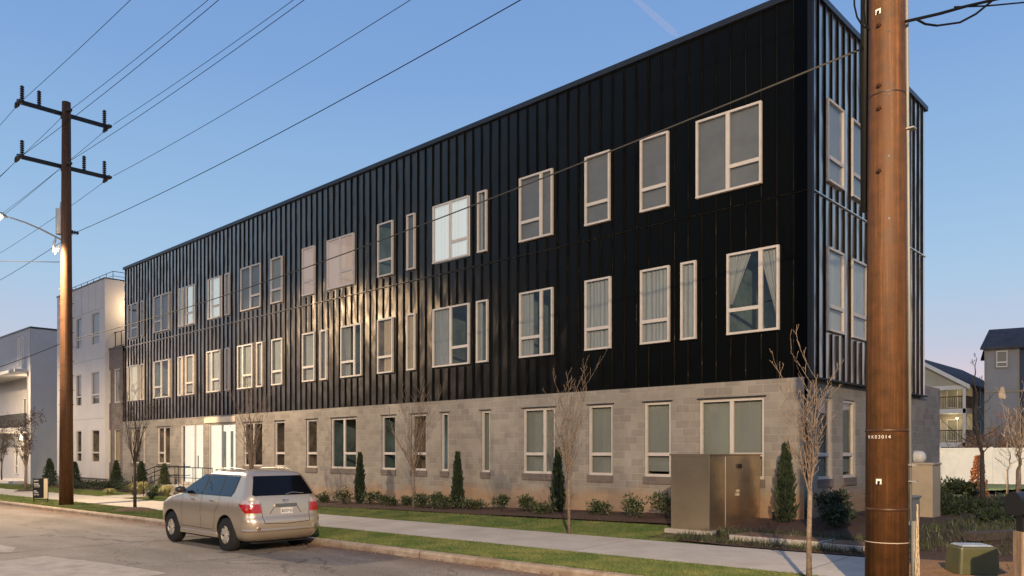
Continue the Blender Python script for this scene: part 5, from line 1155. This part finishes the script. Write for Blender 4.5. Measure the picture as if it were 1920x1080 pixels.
# ------------------------------------------------------------------ background at right: fence, houses, trees
fz = .35
fn = thing('vinyl_fence', (0, 22.7, fz), 'pale vinyl panel fence behind the side lawn', 'fence')
b = MB(); b.box(-3.2, 5.5, 22.68, 22.72, .62, 2.32); b.build('panel', M['paint_w'], fn)
b = MB(); b.box(-3.2, 5.5, 22.64, 22.76, 2.28, 2.38); b.box(-3.2, 5.5, 22.64, 22.76, .62, .74); b.build('rail', M['paint_w'], fn)
for i in range(5):
    x = -3.2 + i * 2.15; b = MB(); b.box(x - .06, x + .06, 22.63, 22.77, .3, 2.42); b.build('post', M['paint_w'], fn)
b = MB(); b.box(-3.2, 5.5, 22.5, 22.6, .3, .75); tag(b.build('retaining_kerb', M['concrete'], org=(0, 22.5, .3)), 'low pale concrete kerb along the foot of the vinyl fence', 'kerb')
lawn = bed('lawn', [(-6, 15), (.6, 15), (1.6, 18), (4.5, 20), (6, 22.45), (-6, 22.45)], mat('bright_turf', (.12, .16, .04), .9, 0, c2=(.22, .24, .08), vscale=1.5, bump=.8, bscale=50), .16)
# house with balconies
def V(px, py, Y): return pxw(px, py, Y)
hA = V(1812, HOR, 60); ax0, ay0 = hA.x, hA.y
ha = thing('balcony_house', (ax0, ay0, .3), 'cream gabled house with two stacked lit balconies behind the vinyl fence', 'house')
M['cream'] = mat('cream_siding', (.40, .36, .27), .8, 0, .08, 1); M['shing'] = mat('roof_shingle', (.055, .052, .055), .9, 0, .3, 2); M['brownside'] = mat('taupe_siding', (.20, .17, .14), .8, 0, .08, 1)
Wd = 7.4; ez = CAM.z + (HOR - 722) / F_ * 60; rz = CAM.z + (HOR - 684) / F_ * 60 + .8
b = MB(); b.box(ax0 - Wd, ax0, ay0 + 1.8, ay0 + 14, -.5, ez); b.build('wall', M['brownside'], ha)
b = MB(); b.quad((ax0 - Wd, ay0 + 1.79, -.5), (ax0, ay0 + 1.79, -.5), (ax0, ay0 + 1.79, ez), (ax0 - Wd, ay0 + 1.79, ez)); b.tri((ax0 - Wd, ay0, ez), (ax0, ay0, ez), (ax0 - Wd / 2, ay0, rz)); b.build('gable_front', M['cream'], ha)
b = MB(); xm = ax0 - Wd / 2
for s_ in (-1, 1):
    e0 = xm + s_ * (Wd / 2 + .35); b.hexa([(e0, ay0 - .4, ez - .15), (xm, ay0 - .4, rz), (xm, ay0 + 14.4, rz), (e0, ay0 + 14.4, ez - .15), (e0, ay0 - .4, ez + .0), (xm, ay0 - .4, rz + .15), (xm, ay0 + 14.4, rz + .15), (e0, ay0 + 14.4, ez + .0)])
b.build('roof', M['shing'], ha)
b = MB()
for s_ in (-1, 1):
    e0 = xm + s_ * (Wd / 2 + .35); b.hexa([(e0, ay0 - .46, ez - .35), (xm, ay0 - .46, rz - .2), (xm, ay0 - .41, rz - .2), (e0, ay0 - .41, ez - .35), (e0, ay0 - .46, ez - .02), (xm, ay0 - .46, rz + .13), (xm, ay0 - .41, rz + .13), (e0, ay0 - .41, ez - .02)])
b.box(ax0 - Wd, ax0, ay0 - .02, ay0 + .1, ez - .3, ez + .02); b.build('fascia', M['paint_w'], ha)
for z, nm in ((5.15, 'upper'), (2.55, 'lower')):
    b = MB(); b.box(ax0 - Wd, ax0, ay0, ay0 + 1.8, z, z + .35); b.build('balcony_floor', M['paint_w'], ha)
    b = MB(); b.box(ax0 - Wd, ax0, ay0 + .02, ay0 + .07, z + 1.25, z + 1.32)
    x = ax0 - Wd
    while x < ax0: b.box(x, x + .03, ay0 + .03, ay0 + .06, z + .4, z + 1.25); x += .16
    b.box(ax0 - .05, ax0, ay0, ay0 + 1.8, z + 1.25, z + 1.32); y = ay0
    while y < ay0 + 1.8: b.box(ax0 - .04, ax0 - .01, y, y + .03, z + .4, z + 1.25); y += .16
    b.build('balcony_railing', M['bark_d'], ha)
    for q in (1.0, 2.2): window(ha, lambda u, zz, d: (u, ay0 + 1.78 - d, zz), ax0 - q - .8, ax0 - q, z + .5, z + 2.2, 'N', 'lit_y' if z < 3 else 'room', .08, fmat='paint_w')
    lb_ = MB(); lb_.box(ax0 - 1.3, ax0 - 1.2, ay0 + .8, ay0 + .9, z + 2.1, z + 2.2) if z > 3 else lb_.box(ax0 - .9, ax0 - .8, ay0 + .8, ay0 + .9, z + 2.2, z + 2.3); lb_.build('balcony_lamp', M['bulb'], ha); point('balcony_light', (ax0 - 1.2, ay0 + .8, z + 2.1), 25, (1, .8, .5))
for x in (ax0 - .25, ax0 - 3.4):
    b = MB(); b.box(x, x + .22, ay0 + .0, ay0 + .2, .3, ez - .3); b.build('column', M['paint_w'], ha)
for y0_ in (ay0 + 3, ay0 + 7.5):
    for z in (5.7, 3.0): window(ha, lambda u, zz, d: (ax0 + d, u, zz), y0_, y0_ + 1.2, z, z + 1.6, 'N', 'blind', .05, fmat='paint_w')
# tall grey and blue house
YB_ = 56; a0 = V(1847, HOR, YB_); sc2 = F_ / YB_
ang = math.atan2(RT.y, RT.x)
hb = thing('grey_blue_house', (a0.x, a0.y, .4), 'tall grey house with dark roof and navy right side at the right edge', 'house')
hbd = ray(1846, HOR).normalized(); hbu = Vector((hbd.y, -hbd.x, 0))
def HB(u, dd, z): p = a0 + hbu * u * .86 + hbd * dd; return (p.x, p.y, z)
def hbox(mb, u0, u1, d0, d1, z0, z1): mb.hexa([HB(u, d, z) for z in (z0, z1) for u, d in ((u0, d0), (u1, d0), (u1, d1), (u0, d1))])
def zy(py): return CAM.z + (HOR - py) / sc2
b = MB(); hbox(b, 0, 61 / sc2, 0, 7, -.5, zy(652)); b.build('grey_wall', mat('stucco_grey', (.27, .26, .26), .85, 0, .06, 1.2), hb)
b = MB(); hbox(b, 61 / sc2, 180 / sc2, .25, 7, -.5, zy(650)); b.build('navy_wall', mat('navy_siding', (.035, .05, .085), .7, 0, .1, 2), hb)
b = MB(); u1 = 200 / sc2
b.hexa([HB(-.35, -.4, zy(657)), HB(u1, -.4, zy(657)), HB(u1, 3.5, zy(621) + .4), HB(.3, 3.5, zy(621) + .4), HB(-.35, -.4, zy(653)), HB(u1, -.4, zy(653)), HB(u1, 3.5, zy(617) + .4), HB(.3, 3.5, zy(617) + .4)])
b.hexa([HB(-.35, 7.4, zy(657)), HB(u1, 7.4, zy(657)), HB(u1, 3.5, zy(621) + .39), HB(.3, 3.5, zy(621) + .39), HB(-.35, 7.4, zy(653)), HB(u1, 7.4, zy(653)), HB(u1, 3.5, zy(617) + .39), HB(.3, 3.5, zy(617) + .39)])
b.build('roof', M['shing'], hb)
for z in (735, 802):
    b = MB(); hbox(b, -.02, 2.0 * 61 / sc2, -.05, .02, zy(z + 1.5), zy(z - 1.5)); b.build('dark_band', M['trim_dark'], hb)
b = MB(); hbox(b, 60.5 / sc2, 63 / sc2, -.04, .3, -.5, zy(655)); hbox(b, -.05, .04, -.04, .02, -.5, zy(655)); b.build('corner_trim', M['trim_dark'], hb)
PHB = lambda u, z, d: HB(u, -d, z)
b = MB(); hbox(b, 18.5 / sc2, 43 / sc2, -.06, 0, zy(692), zy(658)); b.build('window_surround', M['trim_dark'], hb)
window(hb, PHB, 21 / sc2, 41 / sc2, zy(690), zy(660), 'S', 'room', .16, fmat='paint_w')
# trees at right
def bt(px, py, Y, topy, seed, label, tr, spread=.5, fork=.45, nmain=7, m='bark_d', leaves=None, thick=1, minr=.006):
    d = ray(px, HOR); p = CAM + d * Y; p.z = gz(p.x, p.y) + .0; H = CAM.z + (HOR - topy) / F_ * Y - p.z
    bare_tree(p, H, H * fork, spread, seed, label, tr, m=m, nmain=nmain, leaves=leaves, group='bare trees beyond the side yard', thick=thick, minr=minr)
bt(1843, 0, 24, 672, 201, 'slender dark tree with spreading twigs between the two far houses', .075, .8, .3, -6)
bt(1908, 0, 22, 745, 205, 'pale bare tree right of the slender dark tree near the right edge', .05, .5, .35, -8, m='bark')
bt(1889, 0, 27, 790, 211, 'thin pale sapling in front of the vinyl fence', .035, .5, .35, -6, m='bark')
bt(1912, 0, 30, 735, 214, 'taller tangled bare tree rising behind the mailbox', .05, .6, .35, 6, m='bark', thick=.7)
for i, (px, Y, top, r, lb) in enumerate([(1878, 41, 782, 1.4, 'rust-leaved brush left of the right edge above the fence'), (1908, 41, 765, 1.5, 'taller rust-leaved brush at the right edge above the fence'), (1850, 43, 800, 1.3, 'low rust-brown brush below the balcony house'), (1822, 43, 806, 1.0, 'dark brown brush right of the balcony columns')]):
    d = ray(px, HOR); p = CAM + d * Y; z = CAM.z + (HOR - top) / F_ * Y
    rr = random.Random(300 + i); root = thing('brush', (p.x, p.y, gz(p.x, p.y)), lb, 'brush', 'wild brush behind the fence'); f = MB(); st_ = MB(); z0 = .5
    for _ in range(60): q = Vector((p.x + rr.uniform(-.4, .4) * r, p.y + rr.uniform(-.4, .4) * r, z0)); st_.tube([q, q + Vector((rr.gauss(0, .5) * r, rr.gauss(0, .5) * r, (z - z0) * rr.uniform(.6, 1.02)))], [.02, .006], 4)
    st_.build('twigs', M['bark'], root)
    for _ in range(9): leafball(f, (p.x + rr.uniform(-.8, .8) * r, p.y + rr.uniform(-.8, .8) * r, z0 + (z - z0) * rr.uniform(.25, .85)), r * .5, r * .5, (z - z0) * .16, 70, .13, rr)
    f.build('dry_leaves', M['leaf_o'], root)
def put_arbor_o(px, Y, topy):
    p = CAM + ray(px, HOR) * Y; z = gz(p.x, p.y); H = CAM.z + (HOR - topy) / F_ * Y - z; rr = random.Random(5); root = thing('rust_conifer', (p.x, p.y, z), 'small rust-brown columnar conifer in front of the vinyl fence', 'conifer')
    t_ = MB(); t_.tube([(p.x, p.y, z), (p.x, p.y, z + H)], [.03, .01], 5); t_.build('trunk', M['bark_d'], root); f = MB()
    for _ in range(1500):
        h = rr.random(); a = rr.uniform(0, 6.28); q = (.24 * (1 - h) ** .6 + .03) * rr.uniform(.3, 1.1); c_ = Vector((p.x + q * math.cos(a), p.y + q * math.sin(a), z + h * H)); u = Vector((math.cos(a), math.sin(a), rr.uniform(.2, 1.4))).normalized(); v = u.orthogonal(); Lq = rr.uniform(.05, .1); f.quad(c_, c_ + u * Lq * .5 + v * Lq * .3, c_ + u * Lq, c_ + u * Lq * .5 - v * Lq * .3)
    f.build('foliage', M['leaf_o'], root)
put_arbor_o(1834, 27, 856)
for i, (px, Y, h_, lb) in enumerate([(1780, 27, .7, 'bright green leafy shrub at the end of the block wall'), (1812, 26, .7, 'bright green leafy shrub left of the rust conifer')]):
    p = CAM + ray(px, HOR) * Y; shrub(p.x, p.y, .5, h_, 400 + i, lb, 'leaf_m', 500, .14, 'leafy shrubs before the fence')
for i, (px, Y, r, h_) in enumerate([(1765, 23, .6, .36), (1790, 21, .7, .36), (1760, 19.5, .5, .34), (1815, 20.5, .6, .28), (1860, 20, .6, .3), (1880, 17.5, .55, .3)]):
    p = CAM + ray(px, HOR) * Y; shrub(p.x, p.y, r, h_, 420 + i, ['low dark shrub right behind the tan cabinet by the block wall end', 'broad dark shrub in the middle of the side bed', 'small dark shrub at the right foot of the tan cabinet', 'dark shrub left of the slender dark tree trunk', 'dark shrub at the foot of the slender dark tree', 'dark shrub left of the mailbox'][i], 'leaf_d', 700, .13, 'low dark shrubs in the side bed')
q = V(1880, 737, 21.8); b = MB(); pr_ = [(-.04, .17), (.03, .19), (.09, -.09), (.07, -.16), (-.1, -.14), (-.12, -.05)]
b.v = [tuple(q + RT * u + UP * v + FW * d) for d in (0, .03) for u, v in pr_]; n = len(pr_)
for i in range(n): b.f.append((i, (i + 1) % n, n + (i + 1) % n, n + i)); b.m.append(0)
b.f.append(tuple(range(n))); b.f.append(tuple(range(n, 2 * n))[::-1]); b.m += [0, 0]; tag(b.build('snagged_bag', mat('tan_bag', (.50, .40, .28), .8, 0, .3, 9), org=q), 'crumpled pale tan bag caught in a bare tree before the grey house', 'bag')

# wood across the street, behind the photographer
rr = random.Random(77); f = MB()
for i in range(70):
    x = -95 + i * 2.3 + rr.uniform(-1, 1); y = -52 + rr.uniform(-6, 4); H = rr.uniform(7, 12.5); f.tube([(x, y, -1), (x, y, H * .8)], [.22, .08], 5)
    for _ in range(70):
        c_ = Vector((x + rr.gauss(0, 1.5), y + rr.gauss(0, 1.5), H * rr.uniform(.05, 1))); u = Vector((rr.gauss(0, 1), rr.gauss(0, 1), rr.gauss(0, 1))).normalized() * rr.uniform(.5, 1.1); v = u.orthogonal() * .6; f.quad(c_ - u, c_ + v, c_ + u, c_ - v)
struct(f.build('wood', M['leaf_d']), 'stuff')

# litter, straw and needles
def litter(name, regions, m, s0, s1, seed, lift=.006):
    rr = random.Random(seed); b = MB()
    for (x0, x1, y0, y1, n) in regions:
        for _ in range(n):
            x = rr.uniform(x0, x1); y = y0 + (y1 - y0) * rr.random() ** 1.6; z = max(gground(x, y), (zroad(x) + .004) if y < CURB else -9) + lift + rr.uniform(0, .02); a = rr.uniform(0, 6.28); L = rr.uniform(s0, s1)
            u = Vector((math.cos(a), math.sin(a), rr.uniform(-.2, .3))) * L; v = Vector((-math.sin(a), math.cos(a), rr.uniform(-.3, .3))) * L * rr.uniform(.25, .6); c = Vector((x, y, z)); b.quad(c - u, c - v, c + u, c + v)
    return struct(b.build(name, m), 'stuff')
litter('fallen_leaves', [(-30, 3, CURB - .02, CURB - .5, 1500), (-14, -6, CURB - .02, CURB - 1.2, 900), (-27, 0, -.2, -2.3, 1600), (-2, 3.3, -3.6, -2.2, 500), (-30, 3, SW0 + .05, CURB + .2, 500), (-30, 3, SW0, SW1, 120), (1, 10, 14, 22, 1500)], M['leaf_o'], .012, .035, 5, .03)
blades('pine_needles', [(3.5, 9, -7.6, -4.0, 14000, 1), (6, 10, -4, -2.5, 3000, 1)], M['straw_n'] if 'straw_n' in M else mat('needle_straw', (.22, .12, .05), .9, 0, c2=(.46, .29, .13), vscale=3), .02, .07, 12, .006)
# contrail high above
m_, t_, pb_ = newmat('contrail_ice'); pb_.inputs['Base Color'].default_value = (.95, .85, .85, 1); pb_.inputs['Roughness'].default_value = 1
o_ = t_.nodes['Material Output']; mi = N(t_, 'ShaderNodeMixShader'); tp = N(t_, 'ShaderNodeBsdfTransparent'); tl_ = N(t_, 'ShaderNodeBsdfTranslucent'); tl_.inputs[0].default_value = (1, 1, 1, 1); mi.inputs[0].default_value = .13
t_.links.new(tp.outputs[0], mi.inputs[1]); t_.links.new(tl_.outputs[0], mi.inputs[2]); t_.links.new(mi.outputs[0], o_.inputs[0])
b = MB(); b.tube([pxw(1165 + 8.9 * i, -25 + 7.8 * i, 2500) for i in range(13)], [4, 6, 6, 7, 7, 8, 8, 9, 9, 9, 10, 8, 3], 10, cap=False); tag(b.build('contrail', m_, smooth=True), 'faint short pinkish contrail in the sky above the roofline', 'contrail')
